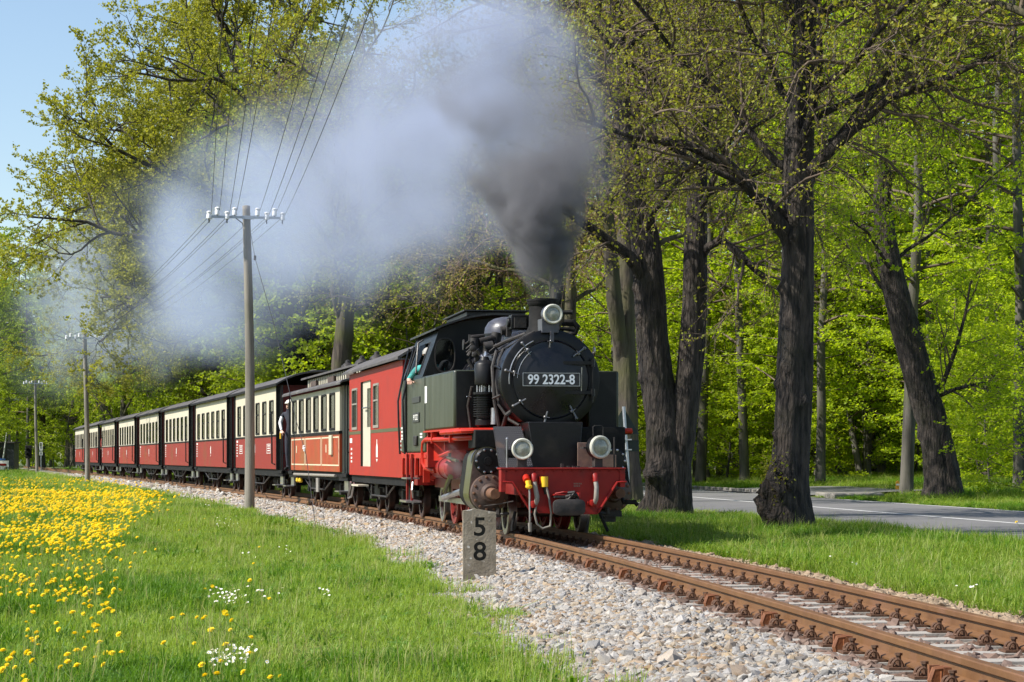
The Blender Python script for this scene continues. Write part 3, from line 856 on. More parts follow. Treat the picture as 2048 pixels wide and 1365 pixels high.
def children(rs, P, r, cnt, t0, ang, lenf, rf, n, wig, trop, flatten=0.0, up=0.0, t1=1.0):
    seg = np.linalg.norm(np.diff(P, axis=0), axis=1); C = np.concatenate([[0], np.cumsum(seg)]); Lp = C[-1]
    out = []
    ts = t0 + (t1 - t0) * (np.arange(cnt) + rs.uniform(.1, .9, cnt)) / cnt
    az = rs.uniform(0, 6.28)
    for t in ts:
        s = t * Lp
        p = np.array([np.interp(s, C, P[:, i]) for i in range(3)]); rad = np.interp(s, C, r)
        j = min(len(seg) - 1, int(np.searchsorted(C, s) - 1)); j = max(j, 0)
        T = (P[j + 1] - P[j]) / (seg[j] + 1e-9)
        az += 2.4 + rs.normal(0, .5)
        ref = np.array([0, 0, 1.]) if abs(T[2]) < .9 else np.array([1., 0, 0])
        U = np.cross(ref, T); U /= np.linalg.norm(U); W = np.cross(T, U)
        an = ang + rs.normal(0, .18)
        d = T * math.cos(an) + (U * math.cos(az) + W * math.sin(az)) * math.sin(an)
        if flatten: d[2] *= (1 - flatten)
        d[2] += up
        d /= np.linalg.norm(d)
        L = lenf(t) * rs.uniform(.7, 1.25)
        q = branch_path(rs, p, d, L, n, wig, trop)
        r0 = min(rad * .75, rf(t) * rs.uniform(.8, 1.2))
        out.append((q, np.linspace(r0, r0 * .3, n + 1)))
    return out
def leaves_np(rs, A, size, flat, wide=.42, fold=.10):
    n = len(A)
    nr = rs.normal(0, 1, (n, 3)) * (1 - flat) + np.array([0, 0, 1.]) * flat
    nr /= np.linalg.norm(nr, axis=1)[:, None]
    u = np.cross(nr, rs.normal(0, 1, (n, 3))); u /= np.linalg.norm(u, axis=1)[:, None] + 1e-9
    v = np.cross(nr, u)
    L = (size * rs.uniform(.6, 1.35, n))[:, None]
    V = np.stack([A, A + u * L * .5 + v * L * wide + nr * L * fold, A + u * L, A + u * L * .5 - v * L * wide + nr * L * fold], 1)
    return V.reshape(-1, 3), (np.arange(n)[:, None] * 4 + np.arange(4)[None])
def anchors(rs, brs, per_m, jit, t0=.1):
    out = []
    for P, r in brs:
        L = np.linalg.norm(np.diff(P, axis=0), axis=1).sum()
        k = rs.poisson(L * per_m)
        if not k: continue
        t = rs.uniform(t0, 1, k) * (len(P) - 1)
        i = np.minimum(t.astype(int), len(P) - 2); f = (t - i)[:, None]
        out.append(P[i] * (1 - f) + P[i + 1] * f)
    A = np.concatenate(out)
    return A + rs.normal(0, jit, A.shape) * np.array([1, 1, .45])
def tree_object(name, trunk_geo, twig_geo, leaf_geo, bark_m, twig_m, leaf_m, extra=()):
    root = bpy.data.objects.new(name, None); root.empty_display_size = .5
    link(root)
    for pn, geo, m, sm in (('trunk', trunk_geo, bark_m, True), ('branches', twig_geo, twig_m, True), ('crown', leaf_geo, leaf_m, False)) + tuple(extra):
        if geo is None: continue
        me = arr_mesh(pn, geo[0], [geo[1]], sm); me.materials.append(MT[m])
        o = bpy.data.objects.new(pn, me)
        link(o, root)
    return root
def grow_linden(seed, trunks, limbs_per=9, limb_len=5.5, leaf_m='leaf_linden', leaf_size=.075, t0=.35, twigs=7, lm=9, extra_limbs=(), rough=.08, burls=((),), bark_m='bark_linden', twig_m='twig_brown', name='linden_tree', droop=-.55, sub=8, flare=.35, nside=40):
    rs = np.random.default_rng(seed)
    tg, b1, b2, b3, b4 = [], [], [], [], []
    for i, (P, r) in enumerate(trunks):
        P = np.asarray(P, float); r = np.asarray(r, float)
        tg.append(trunk_surface(P, r, nside if i == 0 else max(16, nside - 8), rs, rough, burls[i] if i < len(burls) else (), flare if i == 0 else 0))
        top = P[-1][2]
        b1 += children(rs, P, r, limbs_per, t0, 1.0, lambda t: limb_len * (1.15 - .55 * t), lambda t: .085, 7, .20, .30, 0, .10)
    for P, r in extra_limbs:
        b1.append((np.asarray(P, float), np.asarray(r, float)))
    for P, r in b1:
        b2 += children(rs, P, r, sub, .2, .85, lambda t: limb_len * .42 * (1.1 - .5 * t), lambda t: .035, 6, .17, -.05)
    for P, r in b2:
        b3 += children(rs, P, r, twigs, .15, .8, lambda t: limb_len * .17, lambda t: .011, 4, .2, droop * .5)
    for P, r in b3:
        b4 += children(rs, P, r, 3, .2, .7, lambda t: limb_len * .075, lambda t: .006, 2, .2, droop * .5)
    tg.append(tubes_np(b1, 9))
    tw = cat_geo([tubes_np(b2, 5), tubes_np(b3, 3), tubes_np(b4, 3)])
    A = anchors(rs, b3 + b4, lm, .03)
    lf = leaves_np(rs, A, leaf_size, .25)
    return tree_object(name, cat_geo(tg), tw, lf, bark_m, twig_m, leaf_m)
def grow_beech(seed, h, crown_from, rad, trunk_r, leaf_size=.17, nb=46, sub=6, per_m=11, lean=0., leaf_m='leaf_beech', name='beech_tree', flat=.62, bark_m='bark_beech', wob=.25, shape=None, twig_r=.02, tw3=0):
    rs = np.random.default_rng(seed)
    k = 9
    z = np.linspace(-.3, h, k)
    P = np.stack([lean * z + np.cumsum(rs.normal(0, wob * .35, k)) * (z > .5), np.cumsum(rs.normal(0, wob * .35, k)) * (z > .5), z], 1)
    r = trunk_r * (1 - .88 * np.linspace(0, 1, k) ** 1.1)
    tg = trunk_surface(P, r, 14, rs, .05, (), .3, .5)
    sh = shape or (lambda t: rad * (.45 + .75 * math.sin(math.pi * min(1, max(0, (t - crown_from / h) / (1 - crown_from / h))) ** .75)))
    b1 = children(rs, P, r, nb, crown_from / h, 1.25, sh, lambda t: trunk_r * .30, 6, .10, -.12, .45, .10)
    b2 = []
    for q, rr in b1:
        b2 += children(rs, q, rr, sub, .2, .8, lambda t: rad * .30 * (1.15 - .5 * t), lambda t: twig_r * .5, 3, .12, -.12, .65)
    b3 = []
    if tw3:
        for q, rr in b2:
            b3 += children(rs, q, rr, tw3, .2, .8, lambda t: rad * .13, lambda t: .006, 2, .12, -.1, .5)
    A = anchors(rs, b2 + b3, per_m, .10); A[:, 2] += rs.normal(0, .01, len(A))
    A = np.concatenate([A, anchors(rs, b1, per_m * .35, .12, .4)])
    lf = leaves_np(rs, A, leaf_size, flat)
    parts = [tubes_np(b1, 4), tubes_np(b2, 3)] + ([tubes_np(b3, 3)] if b3 else [])
    return tree_object(name, tg, cat_geo(parts), lf, bark_m, 'twig_brown', leaf_m)
def grow_oak(seed, name='oak_tree'):
    rs = np.random.default_rng(seed)
    P = np.array([(0, 0, -.3), (0, 0, 2.5), (-.4, .1, 5), (-.9, 0, 8), (-1.3, .2, 12), (-1.7, 0, 16)]); r = np.array([.62, .5, .46, .4, .28, .14])
    tg = [trunk_surface(P, r, 28, rs, .08)]
    b1 = []
    for (z, az, L, el, r0) in ((5.5, 3.3, 9.5, .25, .22), (6.5, 2.7, 9.5, .35, .2), (8, 3.6, 10, .42, .2), (9.5, 2.9, 10, .55, .18), (11, 3.5, 9, .75, .16), (12.5, 2.5, 8, .95, .15), (7.5, .3, 7, .5, .18), (10, 5.6, 7, .7, .16), (13.5, 4.0, 7.5, 1.1, .13), (15, 1, 6.5, 1.15, .12), (15.5, 3.1, 7, 1.25, .11), (6, 4.7, 7, .4, .17), (7, 3.05, 10.5, .12, .17), (8.5, 3.35, 10.5, .22, .17), (6.2, 3.7, 8.5, .15, .15), (10.5, 3.1, 10, .35, .15), (7.4, 2.5, 8, .2, .15), (9, 1.4, 7, .5, .16), (12, 4.6, 7, .8, .14), (14.5, 3.0, 8.5, .9, .13)):
        p = np.array([np.interp(z, P[:, 2], P[:, i]) for i in range(3)])
        d = np.array([math.cos(az) * math.cos(el), math.sin(az) * math.cos(el), math.sin(el)])
        b1.append((branch_path(rs, p, d, L, 9, .20, .15), np.linspace(r0, .035, 10)))
    b2, b3, b4 = [], [], []
    for q, rr in b1: b2 += children(rs, q, rr, 10, .22, .85, lambda t: 4.0 * (1.15 - .6 * t), lambda t: .055, 7, .24, .18)
    for q, rr in b2: b3 += children(rs, q, rr, 7, .2, .8, lambda t: 1.5 * (1.1 - .4 * t), lambda t: .02, 5, .24, .15)
    for q, rr in b3: b4 += children(rs, q, rr, 4, .25, .75, lambda t: .55, lambda t: .008, 2, .2, .1)
    A = anchors(rs, b4, 34, .06)
    k = rs.permutation(len(A))[:150000]
    lf = leaves_np(rs, A[k], .115, .2)
    return tree_object(name, cat_geo(tg), cat_geo([tubes_np(b1, 9), tubes_np(b2, 5), tubes_np(b3, 4), tubes_np(b4, 3)]), lf, 'bark_oak', 'bark_oak', 'leaf_oak')
def place(o, x, y, rz=0., sc=1., label=None, cat='tree', group=None, first=False, dz=0., tilt=(0, 0)):
    c = o if first else copy_tree(o)
    c.location = (x, y, float(ground_z(x, y)) + dz); c.rotation_euler = (tilt[0], tilt[1], rz); c.scale = (sc, sc, sc)
    for k_ in ('label', 'category', 'group'):
        if k_ in c: del c[k_]
    return tag(c, label, cat, group)

# the two old lindens on the strip between track and road (heights from their own feet)
# forked tree
t1 = grow_linden(11, [
    ([(0, 0, -.35), (0, 0, .3), (-.02, 0, 1.2), (-.10, 0, 2.2), (-.25, .05, 3.1), (-.38, .1, 4.2), (-.44, .1, 5.2), (-.50, .2, 6.2), (-.75, .2, 7.3), (-1.0, .3, 9.0), (-1.2, .2, 12), (-1.3, .2, 15)], [.53, .50, .48, .42, .37, .36, .35, .32, .27, .20, .14, .06]),
    ([(.14, -.05, 1.0), (.24, -.08, 1.7), (.36, -.1, 2.5), (.46, -.1, 3.3), (.56, -.08, 4.6), (.60, -.05, 5.8), (.63, 0, 7.0), (.70, 0, 8.6), (.8, .1, 11), (.9, .1, 14)], [.30, .33, .30, .28, .28, .26, .23, .18, .12, .05])],
    limbs_per=14, limb_len=6.2, t0=.42, sub=11, twigs=10, lm=8.0, leaf_size=.064,
    burls=(((1.35, 5.55, .24, .34), (.6, 4.9, .2, .3), (2.2, 6.1, .16, .2), (4.9, 5.6, .11, .3), (5.6, 5.2, .10, .3), (3.6, 4.9, .12, .25)), ((2.2, 6.2, .1, .2), (4.3, .6, .12, .25))),
    extra_limbs=(([(-.45, 0, 5.2), (-.9, -.2, 5.9), (-1.5, -.5, 6.3), (-2.4, -.8, 6.9), (-3.3, -1.0, 7.7), (-4.1, -1.2, 8.3)], [.15, .14, .12, .09, .06, .03]),
                 ([(.62, 0, 5.7), (.85, -.2, 6.1), (1.15, -.4, 6.25), (1.5, -.6, 5.95), (1.9, -.8, 5.5), (2.15, -.9, 5.35)], [.10, .10, .10, .09, .07, .05])), flare=.12)
place(t1, 3.29, 47.2, 0, .93, 'old forked linden with two dark trunks beside the road', 'tree', first=True)
t2 = grow_linden(23, [([(0, 0, -.35), (0, 0, .25), (-.04, 0, .9), (0, 0, 1.8), (.06, .05, 3.0), (.10, .05, 4.2), (.14, .08, 5.4), (.12, .1, 6.5), (.2, .1, 8.0), (.3, .1, 10), (.3, .1, 13)], [.42, .36, .315, .30, .305, .30, .28, .26, .22, .15, .06])],
    limbs_per=20, limb_len=6.0, t0=.42, sub=11, twigs=10, lm=8.0, leaf_size=.060,
    burls=(((1.25, 5.35, .30, .75), (.85, 4.95, .26, .6), (.6, 5.7, .2, .35), (2.1, 5.2, .1, .3), (3.3, 5.6, .11, .35), (3.0, 5.0, .09, .3), (4.7, 5.1, .1, .35), (5.6, 5.9, .09, .35), (5.4, 5.4, .07, .3), (2.7, .6, .1, .25)),),
    extra_limbs=(([(.12, .05, 4.75), (-.1, -.05, 5.3), (-.6, -.3, 5.9), (-1.2, -.5, 6.5), (-1.9, -.6, 6.8), (-2.8, -.8, 6.9), (-3.8, -1, 7.2)], [.16, .15, .12, .10, .08, .06, .03]),
                 ([(.12, .08, 5.8), (.25, 0, 6.35), (.8, -.4, 6.9), (1.6, -.8, 7.6), (2.6, -1.2, 7.9), (3.6, -1.4, 8.4)], [.13, .12, .10, .08, .06, .03])), flare=.30)
place(t2, 4.55, 36.6, 0, .92, 'thick dark linden with a big burl low on its trunk, nearest the track', 'tree', first=True)
# nearer crowns reaching into the upper right, trunks out of the picture
lg = [grow_linden(31, [([(0, 0, -.3), (.05, 0, 2), (.1, .1, 4), (-.1, .1, 6), (-.3, 0, 9), (-.2, 0, 14)], [.40, .34, .31, .27, .2, .06])], limbs_per=15, limb_len=5.6, t0=.34, sub=9, twigs=9, lm=7.5, leaf_size=.08, bark_m='bark_linden_far', nside=20, leaf_m='leaf_linden'),
      grow_linden(37, [([(0, 0, -.3), (.0, 0, 2), (.1, .1, 4.4), (.3, .1, 7), (.6, 0, 10), (.8, 0, 15)], [.36, .31, .28, .25, .18, .06]), ([(0, .1, 3.6), (-.5, .1, 5), (-.8, .2, 7.5), (-1.0, .2, 12)], [.2, .2, .17, .05])], limbs_per=11, limb_len=5.4, t0=.38, sub=9, twigs=9, lm=7.5, leaf_size=.08, bark_m='bark_linden_far', nside=20, leaf_m='leaf_bronze', twig_m='twig_red')]
def lx(px, y): return (px - 1024) / FPX * y
lg_list = [(0, 1166, 61.5, 1.0, 0, 'mossy linden trunk right behind the smokebox and engine tank'), (1, 1128, 78, 2.1, 1.05, 'slimmer linden behind the smoke, left of the mossy trunk'),
           (1, 962, 86, 4.0, 1.0, 'bronze budding linden above the engine dome'), (1, 882, 100, .3, 1.05, 'double trunked linden above the engine cab roof'),
           (0, 768, 98, 1.3, 1.0, 'linden rising behind the red baggage van roof'), (0, 690, 84, 2.6, 1.12, 'stout leaning linden trunk above the clerestory coach')]
used = {0: False, 1: False}
for (v, px, y, rz, sc, lab) in lg_list:
    place(lg[v], lx(px, y), y, rz, sc, lab, 'tree', 'lindens lining the road', first=not used[v]); used[v] = True
place(lg[0], 9.3, 33, 4.4, 1.0, 'linden whose trunk stands off to the right, branches filling the top right corner', 'tree', 'lindens lining the road')
place(lg[1], 3.2, 63, 1.1, 1.1, 'bronze tinted linden between the forked trunk and the engine', 'tree', 'lindens lining the road')
# far side of the road: leaning linden, pale trunk beside it
t3 = grow_linden(45, [([(0, 0, -.3), (-.05, 0, .6), (-.35, 0, 2.4), (-.9, 0, 4.2), (-1.45, .1, 6.2), (-1.9, .1, 8.2), (-2.1, .1, 10), (-2.2, .1, 15)], [.66, .55, .50, .47, .44, .38, .28, .08])], limbs_per=13, limb_len=5.5, t0=.45, sub=8, twigs=7, lm=10, leaf_size=.12, burls=(((3.3, 3.6, .25, .4), (2.6, 4.2, .2, .3), (4.6, 2, .2, .25)),), leaf_m='leaf_beech', nside=28,
    extra_limbs=(([(-.6, 0, 3.4), (-.1, -.2, 3.9), (.3, -.3, 5.0), (.6, -.4, 6.2), (.8, -.4, 7.4)], [.12, .09, .07, .05, .03]), ([(-.6, 0, 3.3), (.3, -.3, 3.7), (1.2, -.4, 3.9), (2.0, -.4, 3.7)], [.08, .06, .05, .03])))
place(t3, lx(1890, 68), 68, 0, .9, 'stout linden leaning left on the far side of the road', 'tree', first=True)
# oak
oak = grow_oak(5)
place(oak, lx(622, 93), 93, 0, 1.05, 'huge spreading oak with gnarled limbs behind the coaches on the left', 'tree', first=True)
place(oak, lx(520, 112), 112, -.5, 1.12, 'large oak directly behind the spreading oak, filling its crown', 'tree')
place(oak, lx(425, 126), 126, 1.2, .95, 'second broad oak deeper behind the coaches, right of the second telegraph pole', 'tree')
# wood beyond the road and behind the train
bt = [grow_beech(101, 24, 3.5, 4.6, .19, nb=52, per_m=30, leaf_size=.145), grow_beech(102, 21, 2.4, 4.2, .14, nb=50, per_m=30, lean=.05, leaf_size=.145), grow_beech(103, 25, 6.0, 4.4, .22, nb=44, per_m=30, lean=-.03, leaf_size=.145), grow_beech(104, 22, 3.0, 5.0, .17, nb=50, per_m=28, leaf_m='leaf_green', flat=.5, leaf_size=.15)]
bs = [grow_beech(111, 8.5, .6, 3.3, .055, nb=44, sub=8, leaf_size=.125, per_m=27, name='beech_sapling', twig_r=.012, wob=.5), grow_beech(112, 6.0, .4, 2.9, .045, nb=40, sub=8, leaf_size=.12, per_m=28, name='beech_sapling', twig_r=.012, wob=.5), grow_beech(113, 9.5, .9, 3.4, .06, nb=44, sub=8, leaf_size=.13, per_m=26, name='young_tree', leaf_m='leaf_green', flat=.4, twig_r=.012, wob=.5)]
mp3 = grow_linden(57, [([(0, 0, -.3), (.05, 0, 2), (.2, .1, 4), (.1, .1, 6.5), (0, 0, 10), (-.2, 0, 15)], [.38, .32, .28, .22, .15, .05])], limbs_per=17, limb_len=6.0, t0=.22, sub=9, twigs=6, lm=18, leaf_size=.15, bark_m='bark_linden_far', nside=16, leaf_m='leaf_green', name='maple_tree', droop=-.3)
fb = {id(o): True for o in bt + bs + [mp3]}
def put(o, *a, **k):
    r_ = place(o, *a, first=fb[id(o)], **k); fb[id(o)] = False
    return r_
rf = np.random.default_rng(77)
for (px, y, v, sc, lab) in ((1490, 98, 2, 1.0, 'slender brown beech trunk seen between the two old lindens'), (1640, 92, 2, .95, 'pale beech trunk just right of the burled linden'), (1690, 104, 1, 1.0, 'thin dark beech second to the right of the burled linden'),
                            (1725, 99, 1, 1.1, 'dark beech in the middle of the wood beyond the road'), (1762, 101, 0, .9, 'straight beech just left of the pale roadside trunk'), (1812, 74, 2, 1.0, 'pale grey beech standing close beside the leaning linden'),
                            (1985, 96, 0, 1.1, 'light beech trunk right of the leaning linden'), (2040, 72, 2, 1.0, 'grey beech at the right edge of the wood'), (1420, 108, 1, 1.0, 'thin beech seen through the fork of the old linden'), (1255, 110, 0, 1.0, 'slim beech beside the road sign')):
    put(bt[v], lx(px, y), y, rz=rf.uniform(0, 6.28), sc=sc, label=lab)
def ordinal(n):
    w = ['', 'first', 'second', 'third', 'fourth', 'fifth', 'sixth', 'seventh', 'eighth', 'ninth', 'tenth', 'eleventh', 'twelfth', 'thirteenth', 'fourteenth', 'fifteenth', 'sixteenth', 'seventeenth', 'eighteenth', 'nineteenth', 'twentieth']
    return w[n] if n <= 20 else 'twenty-' + w[n - 20]
def row(y0, y1, n, xa, xb, kinds, lab, group, smin=.85, smax=1.15, cat='tree', guard=True):
    made = []
    for i in range(n):
        y = rf.uniform(y0, y1); f = (i + rf.uniform(.1, .9)) / n
        x = xa(y) + (xb(y) - xa(y)) * f
        d = float(dist_track(x, y)); rd = x - float(road_x(y))
        if guard and (-7 < d < 4.5 or abs(rd) < 5.5): continue
        if 68 < y < 92 and 0 < rd < 11: continue
        ppx = 1024 + FPX * x / y
        if 1690 < ppx < 1960 and y < 84: continue
        made.append(put(kinds[int(rf.integers(0, len(kinds)))], x, y, rz=rf.uniform(0, 6.28), sc=rf.uniform(smin, smax), label=lab, cat=cat, group=group))
    made.sort(key=lambda o_: o_.location.x / o_.location.y)
    for i, o_ in enumerate(made): o_['label'] = lab + ', ' + ordinal(i + 1) + ' from left'
edge = lambda y: .2276 * y + 3
rdr = lambda y: float(road_x(y)) + 7
row(84, 108, 22, rdr, edge, bt[:3], 'beech in the first rows of the wood beyond the road', 'beeches at the front of the wood')
row(108, 135, 24, rdr, edge, bt[:3], 'beech deeper in the wood beyond the road', 'beeches inside the wood')
row(135, 175, 20, rdr, edge, bt[:3], 'beech at the back of the wood beyond the road', 'beeches at the back of the wood')
row(80, 102, 15, lambda y: float(road_x(y)) + 8, edge, bs[:2], 'leafy lime green sapling along the far edge of the road', 'saplings along the edge of the wood', .8, 1.2)
row(100, 125, 26, lambda y: float(road_x(y)) + 8, edge, bs[:2], 'lime green sapling under the beeches', 'saplings inside the wood', .8, 1.25)
row(125, 172, 26, lambda y: float(road_x(y)) + 8, edge, bs, 'sapling deep inside the wood', 'saplings deep inside the wood', .9, 1.3)
# behind the train, both sides of the road, to the far left
mid = lambda y: float(xc(y)) + 5
rdl = lambda y: float(road_x(y)) - 5.6
row(104, 150, 18, mid, rdl, [mp3, bs[2], bt[3]], 'green tree standing behind the train', 'trees behind the train', .85, 1.1)
row(150, 230, 24, lambda y: float(xc(y)) + 6, lambda y: float(road_x(y)) + 16, [mp3, bs[2], mp3, bt[3]], 'tree in the distance behind the last coaches', 'trees behind the last coaches', .9, 1.15)
row(86, 128, 22, mid, rdl, [bs[2], bs[2], bs[0]], 'young tree just above the coach roofs', 'young trees behind the train', .95, 1.5)
row(200, 270, 24, lambda y: -.2276 * y - 8, lambda y: float(xc(y)) + 10, [mp3, mp3, bt[3], bs[2]], 'tall tree of the wood where the line disappears', 'trees at the far left', .95, 1.2, guard=False)
row(160, 205, 9, lambda y: -.2276 * y - 3, lambda y: float(xc(y)) - 8, [bt[3], bs[2]], 'tree left of the line behind the telegraph poles', 'trees left of the line', .75, .95, guard=False)
row(270, 330, 26, lambda y: -.24 * y, lambda y: .24 * y, [bt[3], bt[0]], 'tree in the far background of the wood', 'trees of the far background', 1.0, 1.25, guard=False)
# big green crown and dark trunk above the last coaches
put(mp3, lx(180, 190), 196, rz=1, sc=1.25, label='dark thick trunked tree behind the second telegraph pole')
put(mp3, lx(240, 150), 152, rz=2, sc=.85, label='small forked tree just above the middle coaches')

# the wood closes in the distance: one mass of foliage nobody could count
rw = np.random.default_rng(91)
n = 90000
yy = rw.uniform(285, 345, n); xx = rw.uniform(-.27, .27, n) * yy
zt = 15 + 6 * lowf(xx * .12, yy * .1, 2)
A = np.stack([xx, yy, rw.uniform(0, 1, n) ** .8 * zt], 1)
cl = lowf(A[:, 0] * .5, A[:, 2] * .9 + A[:, 1] * .2, 4)
V, F_ = leaves_np(rw, A[cl > -.45], .8, .4)
fm_ = arr_mesh('far_wood', V, [F_], False); fm_.materials.append(MT['leaf_green'])
tag(link(bpy.data.objects.new('far_wood', fm_)), 'distant wood closing off the background behind the trees', 'wood', kind='stuff')
n = 60000
yy = rw.uniform(176, 200, n); xx = road_x(yy) + rw.uniform(14, 75, n)
A = np.stack([xx, yy, rw.uniform(0, 1, n) * 17], 1); cl = lowf(A[:, 0] * .8, A[:, 2] * 1.3 + A[:, 1] * .3, 6)
V, F_ = leaves_np(rw, A[cl > -.35], .42, .5)
fm_ = arr_mesh('wood_interior', V, [F_], False); fm_.materials.append(MT['leaf_beech'])
tag(link(bpy.data.objects.new('wood_interior', fm_)), 'sunlit foliage deep inside the wood beyond the road', 'wood', kind='stuff')
# ivy round the oak's foot and moss cushions on the burl
n = 5200
zz = rw.uniform(.1, 1, n) ** 1.2 * 6.2; aa = rw.uniform(0, 6.28, n); rr_ = (.62 + .25 * rw.uniform(0, 1, n)) * (1.15 - zz * .05)
V, F_ = leaves_np(rw, np.stack([rr_ * np.cos(aa) - .05 * zz, rr_ * np.sin(aa), zz], 1), .16, .1)
im = arr_mesh('ivy', V, [F_], False); im.materials.append(MT['leaf_ivy']); link(bpy.data.objects.new('ivy', im), oak)
n = 420
aa = rw.normal(5.25, .35, n); zz = rw.normal(.95, .28, n); rr_ = .50 + rw.uniform(-.03, .05, n)
V, F_ = leaves_np(rw, np.stack([rr_ * np.sin(aa), -rr_ * np.cos(aa), zz], 1), .05, .1)
im = arr_mesh('sucker_shoots', V, [F_], False); im.materials.append(MT['leaf_linden']); link(bpy.data.objects.new('sucker_shoots', im), t2)

for (px, y, v, sc, lab) in ((1985, 76, 0, .7, 'lime green sapling right of the leaning linden'), (2050, 64, 1, .8, 'bushy sapling at the right edge beyond the road')):
    put(bs[v], lx(px, y), y, rz=1.3 * v + px, sc=sc, label=lab)
# ------------------------------------------------------------------ the train
def vehicle_root(name, s0, s1, label, cat, group=None):
    a, b_ = trk(s0), trk(s1)
    th = math.atan2(-(b_[0] - a[0]), b_[1] - a[1])
    return empty(name, (a[0], a[1], 0), th, label, cat, group)
FRONT = (R(90), 0, 0)                        # lettering that faces the front (-y)
SIDE = (R(90), 0, R(-90))                    # lettering that faces the near side (-x)
def arc_roof(b, w, ze, za, y0, y1, th=.04, n=14, lip=.05):
    up, dn = [], []
    for i in range(n + 1):
        x = -w + 2 * w * i / n
        z = ze + (za - ze) * (1 - (x / w) ** 2)
        up.append((x, z + th)); dn.append((x, z))
    poly = up + dn[::-1]
    b.strip([[(x, y0, z) for x, z in poly], [(x, y1, z) for x, z in poly]])
def wheelset_meshes(r, name):
    tb = MB().lathe((0, 0, 0), 'x', [(-.06, r - .05), (-.06, r + .025), (-.03, r + .025), (-.025, r), (.06, r - .006), (.06, r - .05), (-.06, r - .05)], 28, cap=False)
    cbm = MB().lathe((0, 0, 0), 'x', [(-.09, .03), (-.09, r * .24), (.09, r * .24), (.09, .03)], 16)
    ns = 10 if r < .35 else 14
    for j in range(ns):
        a = 2 * math.pi * j / ns
        p0 = (0, math.cos(a) * r * .2, math.sin(a) * r * .2); p1 = (0, math.cos(a) * (r - .04), math.sin(a) * (r - .04))
        cbm.tube([p0, p1], [.028, .022], 6)
    cbm.lathe((0, 0, 0), 'x', [(-.035, r - .07), (.035, r - .07), (.035, r - .04), (-.035, r - .04), (-.035, r - .07)], 28, cap=False)
    return tb, cbm
def make_wheel(parent, x, y, r, cm, tm, cache={}):
    if (r, cm) not in cache:
        t, c = wheelset_meshes(r, 'wheel')
        tme = t.mesh('tyre', True); tme.set_sharp_from_angle(angle=R(35)); tme.materials.append(MT[tm])
        cme = c.mesh('wheel', True); cme.set_sharp_from_angle(angle=R(35)); cme.materials.append(MT[cm])
        cache[(r, cm)] = (tme, cme)
    tme, cme = cache[(r, cm)]
    w = link(bpy.data.objects.new('wheel', cme), parent)
    w.location = (x, y, r + .001)
    link(bpy.data.objects.new('tyre', tme), w)
    if x > 0: w.rotation_euler = (0, 0, math.pi)
    return w

# ---- the tank engine
eng = vehicle_root('steam_locomotive', 0, 8.15, 'black and dark green steam tank engine with red front beam', 'locomotive')
# front beam
bm = MB().prism([(-.81, .845), (.775, .845), (.775, .71), (.68, .70), (.43, .27), (-.33, .29), (-.44, .46), (-.68, .665), (-.81, .67)], 0, .035)
beam = bm.build('buffer_beam', 'beam_red', eng, bevel=.006)
MB().box(-.83, .79, -.05, .25, .846, .868).build('beam_ledge', 'beam_red', beam, bevel=.004)
MB().box(-.82, -.76, -.02, .16, .56, .845).box(.72, .785, -.02, .16, .62, .845).build('beam_gusset', 'beam_red', beam, bevel=.004)
for sx in (-1, 1):
    MB().tube([(sx * .80, -.02, .69), (sx * .68, -.035, .685), (sx * .43, -.035, .30)], .016, 6).build('edge_strip', 'beam_red', beam)
rv = MB()
for x in np.linspace(-.74, .70, 13): rv.lathe((x, -.012, .82), 'y', [(0, .006), (.004, .010), (.012, .012)], 8)
rv.build('rivet', 'beam_red', beam)
for i, (n_, zz) in enumerate(((5, .655), (4, .625))):
    bl_ = MB()
    for j in range(n_): bl_.box(.12 + j * .022, .134 + j * .022, -.003, -.001, zz, zz + .018)
    bl_.build('faded_lettering', 'tread_rust', beam)['kind'] = 'stuff'
MB().box(-.05, .16, -.002, .03, .44, .56).build('coupling_pocket', 'sooty_black', beam)
cp = MB()
st = [(.21 * math.copysign(abs(math.cos(a)) ** .45, math.cos(a)), .105 * math.copysign(abs(math.sin(a)) ** .55, math.sin(a))) for a in np.linspace(0, 2 * math.pi, 28, endpoint=False)]
cp.strip([[(.01 + x * k, yy, .37 + z * k) for x, z in st] for yy, k in ((-.18, .92), (-.25, 1.0), (-.285, .98), (-.30, .7), (-.303, .2))])
cp.cyl((.01, -.2, .38), (.01, .05, .40), .06)
cpl = cp.build('centre_buffer', 'matt_iron', eng)
hk = MB().box(-.16, .10, -.22, -.02, .49, .515).tube([(-.02, -.2, .5), (.03, -.27, .52), (.10, -.26, .53), (.13, -.2, .49), (.11, -.22, .44)], .022, 8).tube([(.0, -.24, .55), (.08, -.28, .56)], .02, 8)
hk.tube([(-.10, -.2, .45), (.0, -.27, .47), (.07, -.28, .545)], .014, 6)
hk.build('coupling_hook', 'matt_iron', eng)
MB().box(-.17, .0, -.20, -.05, .515, .535).tube([(-.15, -.15, .54), (-.05, -.2, .56), (.04, -.18, .55)], .012, 6).box(.14, .17, -.2, -.03, .42, .55).build('coupling_bracket', 'beam_red', eng, bevel=.004)
